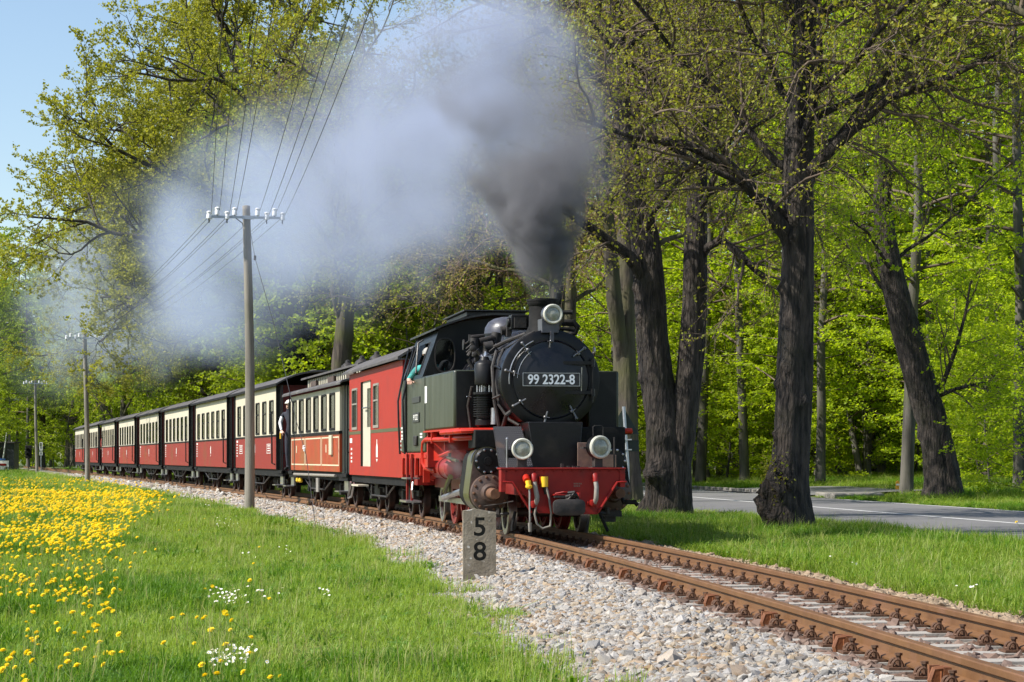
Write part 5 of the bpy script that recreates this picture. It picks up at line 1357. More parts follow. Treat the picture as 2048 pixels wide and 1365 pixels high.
# cylinders
def hull(c1, r1, c2, r2, sx, n=14):
    pts = []
    for a in np.linspace(math.pi * .08, math.pi * .92, n): pts.append((c1[0] + sx * -r1 * math.cos(math.pi - a) * 1.0, c1[1] + r1 * math.sin(a)))
    for a in np.linspace(math.pi * 1.0, math.pi * 2.0, n): pts.append((c2[0] + sx * -r2 * math.cos(math.pi - a), c2[1] + r2 * math.sin(a)))
    return pts
for sx in (-1, 1):
    c1, c2 = (sx * .84, .95), (sx * .82, .53)
    hp = []
    for a in np.linspace(0, math.pi, 14): hp.append((c1[0] + .19 * math.cos(a), c1[1] + .19 * math.sin(a)))
    for a in np.linspace(math.pi, 2 * math.pi, 18): hp.append((c2[0] + .265 * math.cos(a), c2[1] + .265 * math.sin(a)))
    cyb = MB().prism(hp, 1.0, 1.5)
    MB().prism([(sx * .80 + (x - sx * .80) * .9, .70 + (z - .70) * .93) for x, z in hp], 1.5, 2.05).build('cylinder_rear', 'sooty_black', eng, auto=50)
    cyo = cyb.build('cylinder_block', 'cylinder_olive' if sx < 0 else 'sooty_black', eng, auto=50)
    hp2 = [(sx * .83 + (x - sx * .83) * .97, .70 + (z - .70) * .97) for x, z in hp]
    MB().prism(hp2, .985, .999).build('cylinder_face', 'cylinder_brown' if sx < 0 else 'sooty_black', cyo)
    vv = MB().lathe((c1[0], .93, c1[1]), 'y', [(-.03, .02), (-.03, .05), (0, .055), (.0, .15), (.02, .175), (.06, .175)], 28).build('valve_cover', 'black_paint', cyo)
    bl = MB()
    for a in np.linspace(0, 2 * math.pi, 11)[:-1]: bl.lathe((c1[0] + .15 * math.cos(a), .92, c1[1] + .15 * math.sin(a)), 'y', [(-.012, .010), (-.008, .017), (.02, .017)], 6)
    bl.build('cover_bolts', 'steel_bright', vv)
    cc = MB().lathe((c2[0], .86, c2[1]), 'y', [(-.10, .05), (-.10, .10), (-.05, .12), (-.02, .13), (0, .19), (.02, .245), (.13, .25)], 30).build('cylinder_cover', 'cylinder_brown', cyo)
    MB().cyl((c2[0], .42, c2[1]), (c2[0], .80, c2[1]), .065, .075, 16).build('piston_rod_guard', 'rust_brown', cc)
    bl = MB()
    for a in np.linspace(0, 2 * math.pi, 15)[:-1]: bl.lathe((c2[0] + .215 * math.cos(a), .86, c2[1] + .215 * math.sin(a)), 'y', [(-.012, .010), (-.008, .019), (.03, .019)], 6)
    bl.build('cover_bolts', 'rust_brown', cc)
    MB().lathe((c1[0], 1.05, c1[1]), 'y', [(0, .192), (0, .2), (.09, .2), (.09, .192)], 28, cap=False).build('valve_band', 'lamp_grey', cyo)
    # drain cocks, slide bars, rods
    MB().tube([(sx * .80, .9, .30), (sx * .72, .8, .26), (sx * .6, .72, .27)], .02, 6).box(sx * .8 - .14, sx * .8 + .12, .80, .96, .22, .30).cyl((sx * .72, .8, .26), (sx * .72, .8, .34), .035, None, 8).box(sx * .8 - .10, sx * .8 + .05, .85, 1.1, .15, .22).build('drain_cock', 'matt_iron', eng)
    MB().box(sx * .78 - .03, sx * .78 + .03, 2.05, 3.5, .60, .66).box(sx * .78 - .03, sx * .78 + .03, 2.05, 3.5, .42, .47).build('slide_bar', 'cylinder_olive', eng)
    MB().box(sx * .80 - .06, sx * .80 + .06, 3.0, 3.4, .45, .62).tube([(sx * .84, 3.2, .53), (sx * .84, 5.2, .40)], .045, 8).build('connecting_rod', 'steel_bright', eng)
    MB().box(sx * .76 - .02, sx * .76 + .02, 2.75, 6.2, .33, .41).build('coupling_rod', 'steel_bright', eng)
    MB().tube([(sx * .92, 3.9, .72), (sx * .93, 4.4, .50)], .04, 8).tube([(sx * .92, 3.2, .95), (sx * .92, 4.2, 1.0)], .025, 8).box(sx * .9 - .02, sx * .9 + .02, 4.1, 4.2, .5, 1.1).build('valve_rod', 'cylinder_olive', eng)
    MB().tube([(sx * .86, 2.1, .72), (sx * .9, 2.9, .58)], .03, 8).build('combination_lever', 'signal_red', eng)
MB().tube([(-.62, .22, .44), (-.75, .5, .40), (-.92, .9, .36)], .006, 5).build('drain_pull_rod', 'matt_iron', eng)
MB().tube([(.83, .35, .46), (.83, .3, .42), (.98, .3, .42), (1.02, .3, .38)], .03, 8).box(.86, 1.0, .26, .34, .40, .45).build('rail_step', 'sooty_black', eng)
MB().tube([(.55, .5, .3), (.62, .45, .12), (.66, .45, .04)], .022, 6).tube([(-.55, .5, .3), (-.60, .45, .12), (-.60, .45, .05)], .022, 6).build('rail_guard', 'sooty_black', eng)
for y, r, c_ in ((1.35, .27, 'wheel_dark'), (2.75, .44, 'wheel_red'), (3.9, .44, 'wheel_red'), (5.05, .44, 'wheel_red'), (6.2, .44, 'wheel_red'), (7.55, .27, 'wheel_dark')):
    for sx in (-1, 1):
        make_wheel(eng, sx * .485, y, r, c_, 'steel_bright' if r < .3 else 'wheel_red')
    MB().cyl((-.5, y, r), (.5, y, r), .06, None, 12).build('axle', 'wheel_dark', eng)

# ---- passenger coaches
def chassis(root, L, W, bog, plat=.0):
    MB().box(-W + .05, -W + .12, -plat, L + plat, .52, .68).box(W - .12, W - .05, -plat, L + plat, .52, .68).build('sole_bar', 'sooty_black', root)
    MB().box(-.35, .35, -plat - .1, L + plat + .1, .45, .62).build('centre_sill', 'sooty_black', root)
    tr = MB()
    for sx in (-1, 1):
        tr.tube([(sx * (W - .1), L * .22, .52), (sx * (W - .1), L * .36, .30), (sx * (W - .1), L * .64, .30), (sx * (W - .1), L * .78, .52)], .018, 6)
        for q in (.36, .64): tr.cyl((sx * (W - .1), L * q, .3), (sx * (W - .1), L * q, .52), .02, None, 6)
    tr.build('truss_rod', 'matt_iron', root)
    MB().lathe((-.35, L * .42, .36), 'y', [(0, .05), (.03, .14), (1.0, .14), (1.03, .05)], 14).box(.1, .6, L * .45, L * .55, .25, .5).build('brake_cylinder', 'sooty_black', root)
    for by in bog:
        bf = MB()
        for sx in (-1, 1):
            bf.box(sx * .62 - .03, sx * .62 + .03, by - .95, by + .95, .34, .44).box(sx * .62 - .05, sx * .62 + .05, by - .25, by + .25, .26, .5)
            for q in (-.6, .6): bf.box(sx * .64 - .06, sx * .64 + .06, by + q - .1, by + q + .1, .2, .42)
        bf.box(-.62, .62, by - .1, by + .1, .36, .46)
        bo_ = bf.build('bogie', 'matt_iron', root, bevel=.008)
        for q in (-.6, .6):
            for sx in (-1, 1): make_wheel(root, sx * .485, by + q, .28, 'wheel_dark', 'wheel_dark')
    for yy, s_ in ((-plat - .12, -1), (L + plat + .12, 1)):
        MB().cyl((0, yy - s_ * .1, .42), (0, yy + s_ * .14, .42), .06, None, 10).strip([[(.16 * math.cos(a), yy + s_ * dd, .42 + .09 * math.sin(a)) for a in np.linspace(0, 6.283, 14, endpoint=False)] for dd in (.13, .16)]).build('centre_buffer', 'matt_iron', root)
def win_poly(y0, y1, z0, z1, c=.06):
    return [(y0, z0), (y1, z0), (y1, z1 - c), (y1 - c * .3, z1 - c * .3), (y1 - c, z1), (y0 + c, z1), (y0 + c * .3, z1 - c * .3), (y0, z1 - c)]
WCACHE = {}
def window(root, x, y, w, z0, z1, frame='sooty_black', key=None, bar=True):
    k = (w, z0, z1, frame, bar)
    if k not in WCACHE:
        b = MB(); P = win_poly(-w / 2, w / 2, z0, z1); Q = win_poly(-w / 2 + .035, w / 2 - .035, z0 + .05, z1 - .04, .045)
        b.strip([[(dx, y_, z_) for y_, z_ in PP] for dx, PP in ((.03, P), (-.012, P), (-.012, Q), (.03, Q))], cap=False)
        if bar: b.box(-.010, .02, -w / 2 + .03, w / 2 - .03, z0 + (z1 - z0) * .60, z0 + (z1 - z0) * .60 + .03)
        fm_ = b.mesh('window', False); fm_.materials.append(MT[frame])
        g = MB().prism(win_poly(-w / 2 + .03, w / 2 - .03, z0 + .04, z1 - .03, .045), .012, .018, 'yz').mesh('pane', False); g.materials.append(MT['window_glass'])
        WCACHE[k] = (fm_, g)
    fm_, g = WCACHE[k]
    o = link(bpy.data.objects.new('window', fm_), root); o.location = (x, y, 0)
    link(bpy.data.objects.new('pane', g), o)
    if x > 0: o.rotation_euler = (0, 0, math.pi)
    return o
def wall_with_windows(x0, x1, L, z0, z1, wins, wz0, wz1):
    b = MB()
    b.box(x0, x1, 0, L, z0, wz0); b.box(x0, x1, 0, L, wz1, z1)
    edges = [0] + [e for c, w in wins for e in (c - w / 2, c + w / 2)] + [L]
    for i in range(0, len(edges), 2): b.box(x0, x1, edges[i], edges[i + 1], wz0, wz1)
    return b
def platform(root, L, W, zt, roofz, cm):
    """open end balconies with posts, rails and steps"""
    for y0, y1, s_ in ((-.78, 0, -1), (L, L + .78, 1)):
        pf = MB().box(-W + .02, W - .02, y0, y1, .60, .66).build('platform', 'sooty_black', root)
        e = y0 + .03 if s_ < 0 else y1 - .03
        rl = MB()
        for x in (-W + .05, -.35, .35, W - .05): rl.cyl((x, e, .66), (x, e, roofz if abs(x) > .5 else 1.55), .018, None, 6)
        for z in (1.1, 1.55):
            rl.cyl((-W + .05, e, z), (-.35, e, z), .014, None, 6); rl.cyl((.35, e, z), (W - .05, e, z), .014, None, 6)
        for x in np.linspace(-W + .15, -.45, 4): rl.cyl((x, e, .66), (x, e, 1.55), .008, None, 5); rl.cyl((-x, e, .66), (-x, e, 1.55), .008, None, 5)
        rl.cyl((-W + .05, e - s_ * .35, .66), (-W + .05, e - s_ * .35, roofz), .014, None, 6)
        rl.build('railing', 'black_paint', pf)
        MB().lathe((.15, e, 1.55), 'z', [(0, .02), (.05, .03), (.2, .03)], 8).lathe((.15, e, 1.75), 'z', [(0, .13), (.02, .14), (.03, .02)], 14).build('brake_wheel', 'black_paint', pf)
        for sx in (-1, 1):
            m_ = y0 + .1 if s_ < 0 else y1 - .1
            MB().box(sx * (W - .02) - .14, sx * (W - .02) + .06, min(y0, y1) + .1, max(y0, y1) - .12, .30, .325).box(sx * (W - .1) - .02, sx * (W - .1) + .02, min(y0, y1) + .1, max(y0, y1) - .12, .32, .6).build('step', 'steel_bright' if sx < 0 else 'matt_iron', pf)
def coach(name, s0, label, group, proto=None, mat_low='coach_red'):
    L, W = 9.4, 1.02
    root = vehicle_root(name, s0, s0 + L, label, 'railway coach', group)
    if proto is not None:
        for ch_ in list(proto.children): copy_tree(ch_, root)
        return root
    nw = 6; pitch = (L - .5) / nw
    wins = [(.25 + pitch * (i + .5), .86) for i in range(nw)]
    for sx in (-1, 1):
        xo, xi = sx * W, sx * (W - .05)
        lo, hi = min(xo, xi), max(xo, xi)
        MB().box(lo, hi, 0, L, .70, 1.53).build('lower_panel', mat_low, root)
        wall_with_windows(lo, hi, L, 1.57, 2.80, wins, 1.62, 2.44).build('upper_panel', 'cream', root)
        MB().box(min(xo, sx * (W + .02)), max(xi, sx * (W + .02)) if sx > 0 else xi, -.01, L + .01, 1.53, 1.57).build('waist_rail', 'sooty_black', root)
        for (c, w) in wins: window(root, sx * (W + .003), c, w, 1.60, 2.46)
        for y in (0, L):
            MB().box(min(sx * (W + .012), sx * (W - .10)), max(sx * (W + .012), sx * (W - .10)), y - .03, y + .03, .69, 2.80).build('corner_post', 'sooty_black', root)
        MB().tube([(sx * (W + .02), .45, 2.16), (sx * (W + .08), .42, 2.15), (sx * (W + .08), .30, 1.3), (sx * (W + .08), .28, .85), (sx * (W + .02), .2, .82)], .02, 6).build('grab_rail', 'black_paint', root)
    for y in (0.02, L - .06):
        MB().box(-W + .05, W - .05, y, y + .04, .66, 2.82).build('end_wall', 'end_red', root)
        MB().box(-.35, .35, y - .012 if y < 1 else y + .04, y if y < 1 else y + .052, .68, 2.5).build('end_door', 'end_red', root, bevel=.006)
    MB().box(-W + .06, W - .06, .06, L - .06, .66, .72).box(-.9, .9, .5, L - .5, .72, .95).build('floor', 'interior', root)
    rb_ = MB(); arc_roof(rb_, W + .10, 2.80, 3.13, -.80, L + .80, .045); ro = rb_.build('roof', 'roof_felt', root)
    MB().box(-W - .11, -W - .09, -.8, L + .8, 2.775, 2.84).box(W + .09, W + .11, -.8, L + .8, 2.775, 2.84).build('eave_strip', 'sooty_black', ro)
    for y in (2.2, 4.7, 7.2): MB().lathe((.25, y, 3.13), 'z', [(0, .05), (.1, .05), (.1, .13), (.15, .11), (.17, .02)], 12).build('roof_vent', 'roof_felt', ro)
    # painted marks: lines of figures, small symbol, framed panel
    mk = MB(); W_ = W + .0015
    for i, z in enumerate((1.42, 1.34, 1.26, 1.18, 1.10, 1.02)): mk.box(-W_ - .002, -W_, L - .55 - (.1 if i == 0 else 0), L - .28, z, z + (.06 if i == 0 else .032))
    mk.prism([(4.55, 1.12), (4.72, 1.12), (4.72, 1.30), (4.66, 1.36), (4.60, 1.36), (4.55, 1.30)], -W_ - .002, -W_, 'yz')
    mk.prism([(4.57, 1.08), (4.70, 1.08), (4.635, 1.02)], -W_ - .002, -W_, 'yz')
    mk.build('painted_mark', 'lettering_white', root)['kind'] = 'stuff'
    platform(root, L, W, .66, 2.80, mat_low)
    chassis(root, L, W, (1.7, L - 1.7), .78)
    return root
cs = [28.8, 40.5, 52.3, 64.3, 76.5, 88.9, 101.4, 114.0]
names = ['red and cream coach partly behind the nearest telegraph pole', 'red and cream coach just left of the nearest telegraph pole, second of its kind', 'red and cream coach third of its kind from the engine', 'red and cream coach with orange weathered lower edge, fourth of its kind',
         'red and cream coach fifth of its kind from the engine', 'red and cream coach sixth of its kind, two ahead of the last one', 'next to last red and cream coach, behind the second telegraph pole', 'last red and cream coach at the tail of the train']
GR = 'red and cream passenger coaches'
c0 = None
for i, (s_, lab) in enumerate(zip(cs, names)):
    if i == 0:
        c0 = coach('passenger_coach', s_, lab, GR)
    else:
        k_ = coach('passenger_coach', s_, lab, GR, c0)
        if i in (0, 3):
            pass
for root_, off in ((c0, 0),):
    fm_ = MB()
    for (y0, y1) in ((1.2, 2.0), (7.6, 8.4)):
        for (a0, a1, b0, b1) in ((y0, y1, 1.33, 1.345), (y0, y1, 1.10, 1.115), (y0, y0 + .04, 1.115, 1.33), (y1 - .04, y1, 1.115, 1.33)): fm_.box(-1.0235, -1.0215, a0, a1, b0, b1)
        for z in (1.16, 1.22, 1.28): fm_.box(-1.0235, -1.0215, y0 + .12, y1 - .15, z, z + .025)
    fm_.build('framed_mark', 'lettering_white', root_)['kind'] = 'stuff'

# ---- brown and cream coach with raised clerestory roof
def clerestory():
    L, W = 8.37, 1.0
    root = vehicle_root('clerestory_coach', 17.7, 17.7 + L, 'short brown red and cream coach with raised clerestory roof', 'railway coach')
    wins = [(1.08 + 1.31 * i, .86) for i in range(6)]
    for sx in (-1, 1):
        xo, xi = sx * W, sx * (W - .05); lo, hi = min(xo, xi), max(xo, xi)
        MB().prism([(0, .70), (L, .70), (L, 1.48), (0, 1.48)], lo, hi, 'yz').build('lower_panel', 'brown_red', root)
        wall_with_windows(lo, hi, L, 1.54, 2.44, wins, 1.58, 2.32).build('upper_panel', 'cream', root)
        MB().box(min(xi, sx * (W + .02)), max(xi, sx * (W + .02)), -.01, L + .01, 1.48, 1.54).build('waist_rail', 'sooty_black', root)
        for (c, w) in wins: window(root, sx * (W + .003), c, w, 1.56, 2.34, bar=False)
    ln = MB(); W_ = 1.0015
    for (y0, y1) in ((.10, 2.78), (2.90, 5.60), (5.72, 8.25)):
        for z in (1.40, .82): ln.box(-W_ - .003, -W_, y0, y1, z, z + .028)
        for y in (y0, y1 - .05): ln.box(-W_ - .003, -W_, y, y + .05, .848, 1.40)
    for y in (2.0, 7.2): ln.box(-W_ - .003, -W_, y, y + .12, 1.10, 1.27)
    ln.build('lining', 'cream_line', root)
    MB().box(-1.045, -1.003, .95, 1.35, 1.05, 1.46).build('board_holder', 'cream', root, bevel=.006)
    for y in (0.02, L - .06):
        MB().box(-W + .05, W - .05, y, y + .04, .66, 2.46).build('end_wall', 'door_beige', root)
        MB().box(-.33, .33, y - .012 if y < 1 else y + .04, y if y < 1 else y + .052, .70, 2.35).build('end_door', 'brown_red', root)
    MB().box(-W + .06, W - .06, .06, L - .06, .66, .72).box(-.9, .9, .5, L - .5, .72, .95).build('floor', 'interior', root)
    rb_ = MB()
    for sx in (-1, 1):
        up = [(sx * (W + .12), 2.46), (sx * (W + .08), 2.50), (sx * .8, 2.58), (sx * .58, 2.62)]
        poly = [(x, z + .04) for x, z in up] + [(x, z) for x, z in up[::-1]]
        rb_.strip([[(x, y, z) for x, z in poly] for y in (-.9, L + .85)])
    ro = rb_.build('roof', 'roof_felt', root)
    cl = MB().box(-.58, -.54, -.2, L + .2, 2.60, 2.86).box(.54, .58, -.2, L + .2, 2.60, 2.86).build('clerestory', 'matt_iron', ro)
    sl_ = MB()
    for y in np.arange(-.1, L, .33): sl_.box(-.60, -.582, y, y + .14, 2.66, 2.84)
    sl_.build('clerestory_slats', 'door_beige', ro)
    for y in (.4, 3.4, 6.4): MB().box(-.66, -.61, y, y + 1.0, 2.66, 2.78).build('clerestory_board', 'cylinder_brown', ro)
    tb = MB(); arc_roof(tb, .70, 2.86, 2.98, -.5, L + .5, .04); tb.build('upper_roof', 'roof_felt', ro)
    for y in (1.5, 3.6, 5.8): MB().lathe((0, y, 3.0), 'z', [(0, .10), (.06, .10), (.07, .16), (.12, .13), (.17, .06), (.22, .05), (.24, .01)], 14).build('roof_vent', 'matt_iron', ro)
    platform(root, L, W, .66, 2.46, 'brown_red')
    chassis(root, L, W, (1.5, L - 1.5), .78)
    for y in (6.9, 7.4): MB().lathe((-.95, y, .46), 'z', [(-.05, .03), (-.02, .055), (.04, .05), (.07, .02)], 10).build('brass_valve', 'yellow_paint', root)
    MB().cyl((-1.02, .5, .62), (-1.02, 7.6, .60), .03, None, 8).build('side_pipe', 'hose_grey', root)
    MB().box(-1.06, -1.03, 2.9, 3.3, .25, .55).build('battery_label', 'kerb_concrete', root)
    return root
clerestory()

# ---- red baggage van
def van():
    L, W = 7.2, 1.0
    root = vehicle_root('baggage_van', 9.0, 9.0 + L, 'plain bright red baggage van with a beige side door coupled behind the engine', 'baggage van')
    b = wall_with_windows(-W, -W + .05, L, .66, 2.62, [(3.27, .72), (4.72, 1.46), (6.34, .80)], 1.56, 2.30)
    s = MB()
    def pane(y0, y1, z0, z1): s.box(-W, -W + .05, y0, y1, z0, z1)
    cols = [(0, 2.91, None), (2.91, 3.63, 'w'), (3.63, 4.0, None), (4.0, 5.44, 'd'), (5.44, 5.94, None), (5.94, 6.74, 'w'), (6.74, L, None)]
    for y0, y1, k in cols:
        if k is None: pane(y0, y1, .66, 2.62)
        elif k == 'w': pane(y0, y1, .66, 1.53); pane(y0, y1, 2.33, 2.62)
        else: pane(y0, y1, .66, .83); pane(y0, y1, 2.42, 2.62)
    s.build('side_wall', 'van_red', root)
    MB().box(W - .05, W, 0, L, .66, 2.62).build('side_wall', 'van_red', root)
    for y in (0, L - .05): MB().box(-W + .051, W - .051, y, y + .05, .66, 2.62).build('end_wall', 'end_red', root)
    window(root, -W - .003, 3.27, .72, 1.53, 2.33, 'hose_grey'); window(root, -W - .003, 6.34, .80, 1.53, 2.33, 'hose_grey')
    d = MB(); d.box(-W + .03, -W + .06, 4.02, 5.42, .83, 1.56); d.box(-W + .03, -W + .06, 4.75, 5.42, 1.56, 2.42); d.box(-W + .03, -W + .06, 4.02, 4.75, 2.28, 2.42); d.box(-W + .03, -W + .06, 4.02, 4.12, 1.56, 2.28)
    do = d.build('door', 'door_beige', root)
    MB().prism(win_poly(4.12, 4.75, 1.56, 2.28, .12), -W + .04, -W + .05, 'yz').build('door_pane', 'window_glass', do)
    MB().cyl((-W - .02, 4.3, 1.92), (-W - .02, 5.0, 1.92), .014, None, 8).build('door_handle', 'steel_bright', do)
    MB().box(-W - .004, -W + .03, 5.36, 5.44, .83, 2.42).box(-W - .004, -W + .03, 4.0, 4.03, .83, 2.42).build('door_frame', 'sooty_black', do)
    MB().box(-W - .004, -W, 0, 4.0, 1.44, 1.50).box(-W - .004, -W, 5.44, L, 1.44, 1.50).build('waist_stripe', 'cylinder_olive', root)
    mk = MB(); W_ = W + .0015
    mk.prism([(3.05, 1.0), (3.27, 1.0), (3.27, 1.18), (3.20, 1.25), (3.20, 1.32), (3.12, 1.32), (3.12, 1.25), (3.05, 1.18)], -W_ - .002, -W_, 'yz')
    mk.prism([(3.05, .97), (3.27, .97), (3.16, .91)], -W_ - .002, -W_, 'yz')
    for i, z in enumerate((1.28, 1.14, 1.05, .97, .9)): mk.box(-W_ - .002, -W_, 6.75, 7.1 if i == 0 else 6.95, z, z + (.09 if i == 0 else .04))
    for z in (1.55, 1.48, 1.41): mk.box(-W_ - .002, -W_, .1, .3, z - .3, z - .27)
    mk.build('painted_mark', 'lettering_white', root)['kind'] = 'stuff'
    rb_ = MB(); arc_roof(rb_, W + .10, 2.62, 2.98, -.12, L + .35, .045); ro = rb_.build('roof', 'roof_felt', root)
    MB().box(-.9, .9, .06, L - .06, .66, .72).build('floor', 'interior', root)
    MB().lathe((.3, L - .8, 2.95), 'z', [(0, .09), (.16, .09), (.17, .15), (.24, .04)], 12).build('roof_vent', 'matt_iron', ro)
    chassis(root, L, W, (1.5, L - 1.5), 0)
    MB().box(-1.16, -.96, 4.6, 5.6, .46, .49).build('side_step', 'door_beige', root)
    MB().tube([(-1.05, 6.6, .52), (-1.06, 6.9, .2), (-1.06, 6.4, .24), (-1.05, 6.1, .5)], .022, 6).build('step_loop', 'steel_bright', root)
    return root
van()
# ------------------------------------------------------------------ telegraph line
INS = [(-.90, 0), (-.706, 1), (-.48, 0), (-.30, 1), (.234, 1), (.447, 0), (.633, 1), (.82, 0)]
POLES = [(-6.24, 53.0), (-20.2, 106.6), (-36.4, 172.0), (-49.6, 222.0)]
TOPZ = 6.92
def pole_angle(i):
    a = POLES[max(0, i - 1)] if i else (1.4, -2.0); b_ = POLES[min(len(POLES) - 1, i + 1)]
    return math.atan2(-(b_[0] - a[0]), b_[1] - a[1])
def insulator_z(k, hi): return TOPZ - .28 + (.115 if hi else .025)
def telegraph_pole(i, label):
    x, y = POLES[i]
    root = empty('telegraph_pole', (x, y, 0), pole_angle(i), label, 'telegraph pole', 'telegraph poles along the line')
    rs = np.random.default_rng(60 + i)
    zz = np.linspace(-.6, TOPZ, 16)
    P = np.stack([.035 * np.sin(zz * .5 + i) - .01 * zz + .06, .0 * zz, zz], 1)
    V, F = trunk_surface(P, np.linspace(.125, .092, 16), 16, rs, .02, (), 0)
    n = len(V) // 16
    me = arr_mesh('pole', np.concatenate([V, [[P[-1][0], 0, TOPZ + .02]]]), [F, np.array([[(n - 1) * 16 + j, (n - 1) * 16 + (j + 1) % 16, len(V)] for j in range(16)])], True)
    me.materials.append(MT['pole_wood'])
    link(bpy.data.objects.new('pole', me), root)
    MB().box(-.93, .85, -.15, -.105, TOPZ - .31, TOPZ - .255).box(-.13, .15, -.16, -.09, TOPZ - .325, TOPZ - .245).build('crossarm', 'crossarm_steel', root)
    MB().tube([(-.28, -.12, TOPZ - .30), (-.12, -.12, TOPZ - .42), (-.10, -.1, TOPZ - .5)], .012, 6).build('crossarm_brace', 'iron_pin', root)
    for k, (u, hi) in enumerate(INS):
        z = TOPZ - .28 + (.05 if hi else -.045)
        pn = MB().cyl((u, -.128, z - .07 if hi else z - .10), (u, -.128, z + .05), .016, None, 8).build('insulator_pin', 'iron_pin', root)
        MB().lathe((u, -.128, z), 'z', [(-.01, .046), (.0, .056), (.085, .056), (.10, .048), (.115, .046), (.13, .056), (.155, .056), (.17, .040), (.18, .01)], 16).build('insulator', 'porcelain', pn)
    return root
for i, lab in enumerate(('nearest weathered wooden telegraph pole standing in front of the first red coach', 'second telegraph pole, in front of the last coaches', 'third telegraph pole, standing at the edge of the meadow', 'farthest and smallest telegraph pole at the left edge')):
    telegraph_pole(i, lab)
wn_ = ['outermost left', 'second from left', 'third from left', 'fourth from left', 'fifth from left', 'sixth from left', 'seventh from left', 'outermost right']
for k, (u, hi) in enumerate(INS):
    pts = []
    ends = [(1.4, -2.0, TOPZ, math.atan2(4.0, 53))] + [(x, y, TOPZ, pole_angle(i)) for i, (x, y) in enumerate(POLES)]
    W3 = []
    for (x, y, z, a) in ends:
        du, dv = u + (.055 if u < 0 else .055), -.128
        W3.append(np.array([x + du * math.cos(a) - dv * math.sin(a), y + du * math.sin(a) + dv * math.cos(a), TOPZ - .28 + (.05 if hi else -.045) + .108]))
    for a_, b_ in zip(W3[:-1], W3[1:]):
        for t in np.linspace(0, 1, 13)[:-1]:
            p = a_ * (1 - t) + b_ * t; p = p - np.array([0, 0, .45 * 4 * t * (1 - t)])
            pts.append(p)
    pts.append(W3[-1])
    w = MB().tube(pts, .0055, 5).build('telegraph_wire', 'wire_dark', None)
    tag(w, wn_[k] + ' of the eight telegraph wires strung between the poles', 'wire', 'telegraph wires')
gw = empty('guy_wire', (lx(632, 39.5), 39.5, -.25), 0, 'thin stay wire slanting down from the nearest telegraph pole to the ballast', 'stay wire')
gx = [pp_w for pp_w in [(-6.14, 52.9, 6.25), (lx(510, 51.9), 51.9, 5.6), (lx(548, 49.2), 49.2, 3.9), (lx(592, 44.9), 44.9, 1.75), (lx(612, 42.6), 42.6, 1.05), (lx(632, 39.5), 39.5, -.28)]]
gv = [tuple(np.array(p) - np.array(gw.location)) for p in gx]
MB().tube(gv, .007, 5).build('wire', 'wire_dark', gw)
for t, r_ in ((.86, .022), (.80, .03)):
    q = np.array(gv[3]) * (1 - t) + np.array(gv[4]) * t
    MB().lathe(tuple(q), 'z', [(-.04, .01), (-.03, r_), (0, r_ * .7), (.03, r_), (.04, .01)], 10).build('strain_insulator', 'porcelain', gw)
q = np.array(gv[1]); MB().lathe(tuple(q), 'z', [(-.06, .01), (-.04, .03), (.04, .03), (.06, .01)], 8).build('wire_clamp', 'iron_pin', gw)

# ------------------------------------------------------------------ hectometre stone
def apply_mods(o):
    dg = bpy.context.evaluated_depsgraph_get()
    me = bpy.data.meshes.new_from_object(o.evaluated_get(dg))
    o.modifiers.clear(); o.data = me
    return o
def bool_cut(o, cutter_mesh, loc, rot, scale=(1, 1, 1), m=None):
    c = bpy.data.objects.new('cutter', cutter_mesh)
    ROOT.objects.link(c); c.parent = o.parent; c.location = loc; c.rotation_euler = rot; c.scale = scale
    if m:
        cutter_mesh.materials.clear(); cutter_mesh.materials.append(MT[m])
    md = o.modifiers.new('cut', 'BOOLEAN'); md.operation = 'DIFFERENCE'; md.object = c; md.solver = 'EXACT'
    try: md.material_mode = 'TRANSFER'
    except Exception: pass
    bpy.context.view_layer.update()
    apply_mods(o)
    bpy.data.objects.remove(c)
ms = empty('distance_stone', (-.33, 22.9, -.26), R(4), 'grey concrete distance stone with the numerals 5 over 8 in the ballast', 'distance stone')
sb_ = MB().prism([(-.17, -.35), (.165, -.35), (.165, .70), (-.04, .735), (-.06, .735), (-.17, .715)], -.055, .075)
so = sb_.build('stone', 'milestone', ms, auto=0)
so.data.materials.append(MT['engraved'])
for ch_, z in (('5', .545), ('8', .295)):
    bool_cut(so, text_mesh(ch_, .265, .02, .004), (.0, -.055, z), FRONT, (1.05, 1, 1), 'engraved')
bv = so.modifiers.new('bevel', 'BEVEL'); bv.width = .006; bv.segments = 2; bv.limit_method = 'ANGLE'; bv.angle_limit = R(25)

for el_ in CUTS:
    bool_cut(fwo, MB().prism(el_, 5.3, 5.5).mesh('cut'), (0, 0, 0), (0, 0, 0))

# ------------------------------------------------------------------ road signs and trackside bits
sg = empty('road_sign', (2.9, 56.0, float(ground_z(2.9, 56)) - .1), 0, 'back of a triangular traffic sign on a galvanised post beside the engine', 'road sign')
MB().tube([(0, 0, -.2), (-.02, 0, 1.2), (-.12, 0, 2.62)], .04, 12).build('post', 'galvanised', sg)
MB().prism([(-.12, 2.60), (.27, 1.93), (-.51, 1.93)], .05, .065).build('triangle_plate', 'sign_back_dark', sg)
MB().box(-.40, .26, .05, .062, 1.50, 1.78).build('lower_plate', 'sign_back_dark', sg)
for z in (1.53, 1.78, 2.05): MB().box(-.36, .08, -.05, .05, z, z + .03).build('sign_clamp', 'galvanised', sg)
mp_ = empty('marker_post', (lx(1795, 78), 78, float(ground_z(lx(1795, 78), 78))), 0, 'short orange marker post on the grass beyond the road', 'marker post')
MB().prism([(-.06, 0), (.06, 0), (.06, .36), (.0, .42), (-.06, .36)], -.05, .05).build('post', 'marker_orange', mp_, bevel=.01)
MB().box(-.061, .061, -.054, -.051, .24, .30).build('reflector', 'white_paint', mp_)
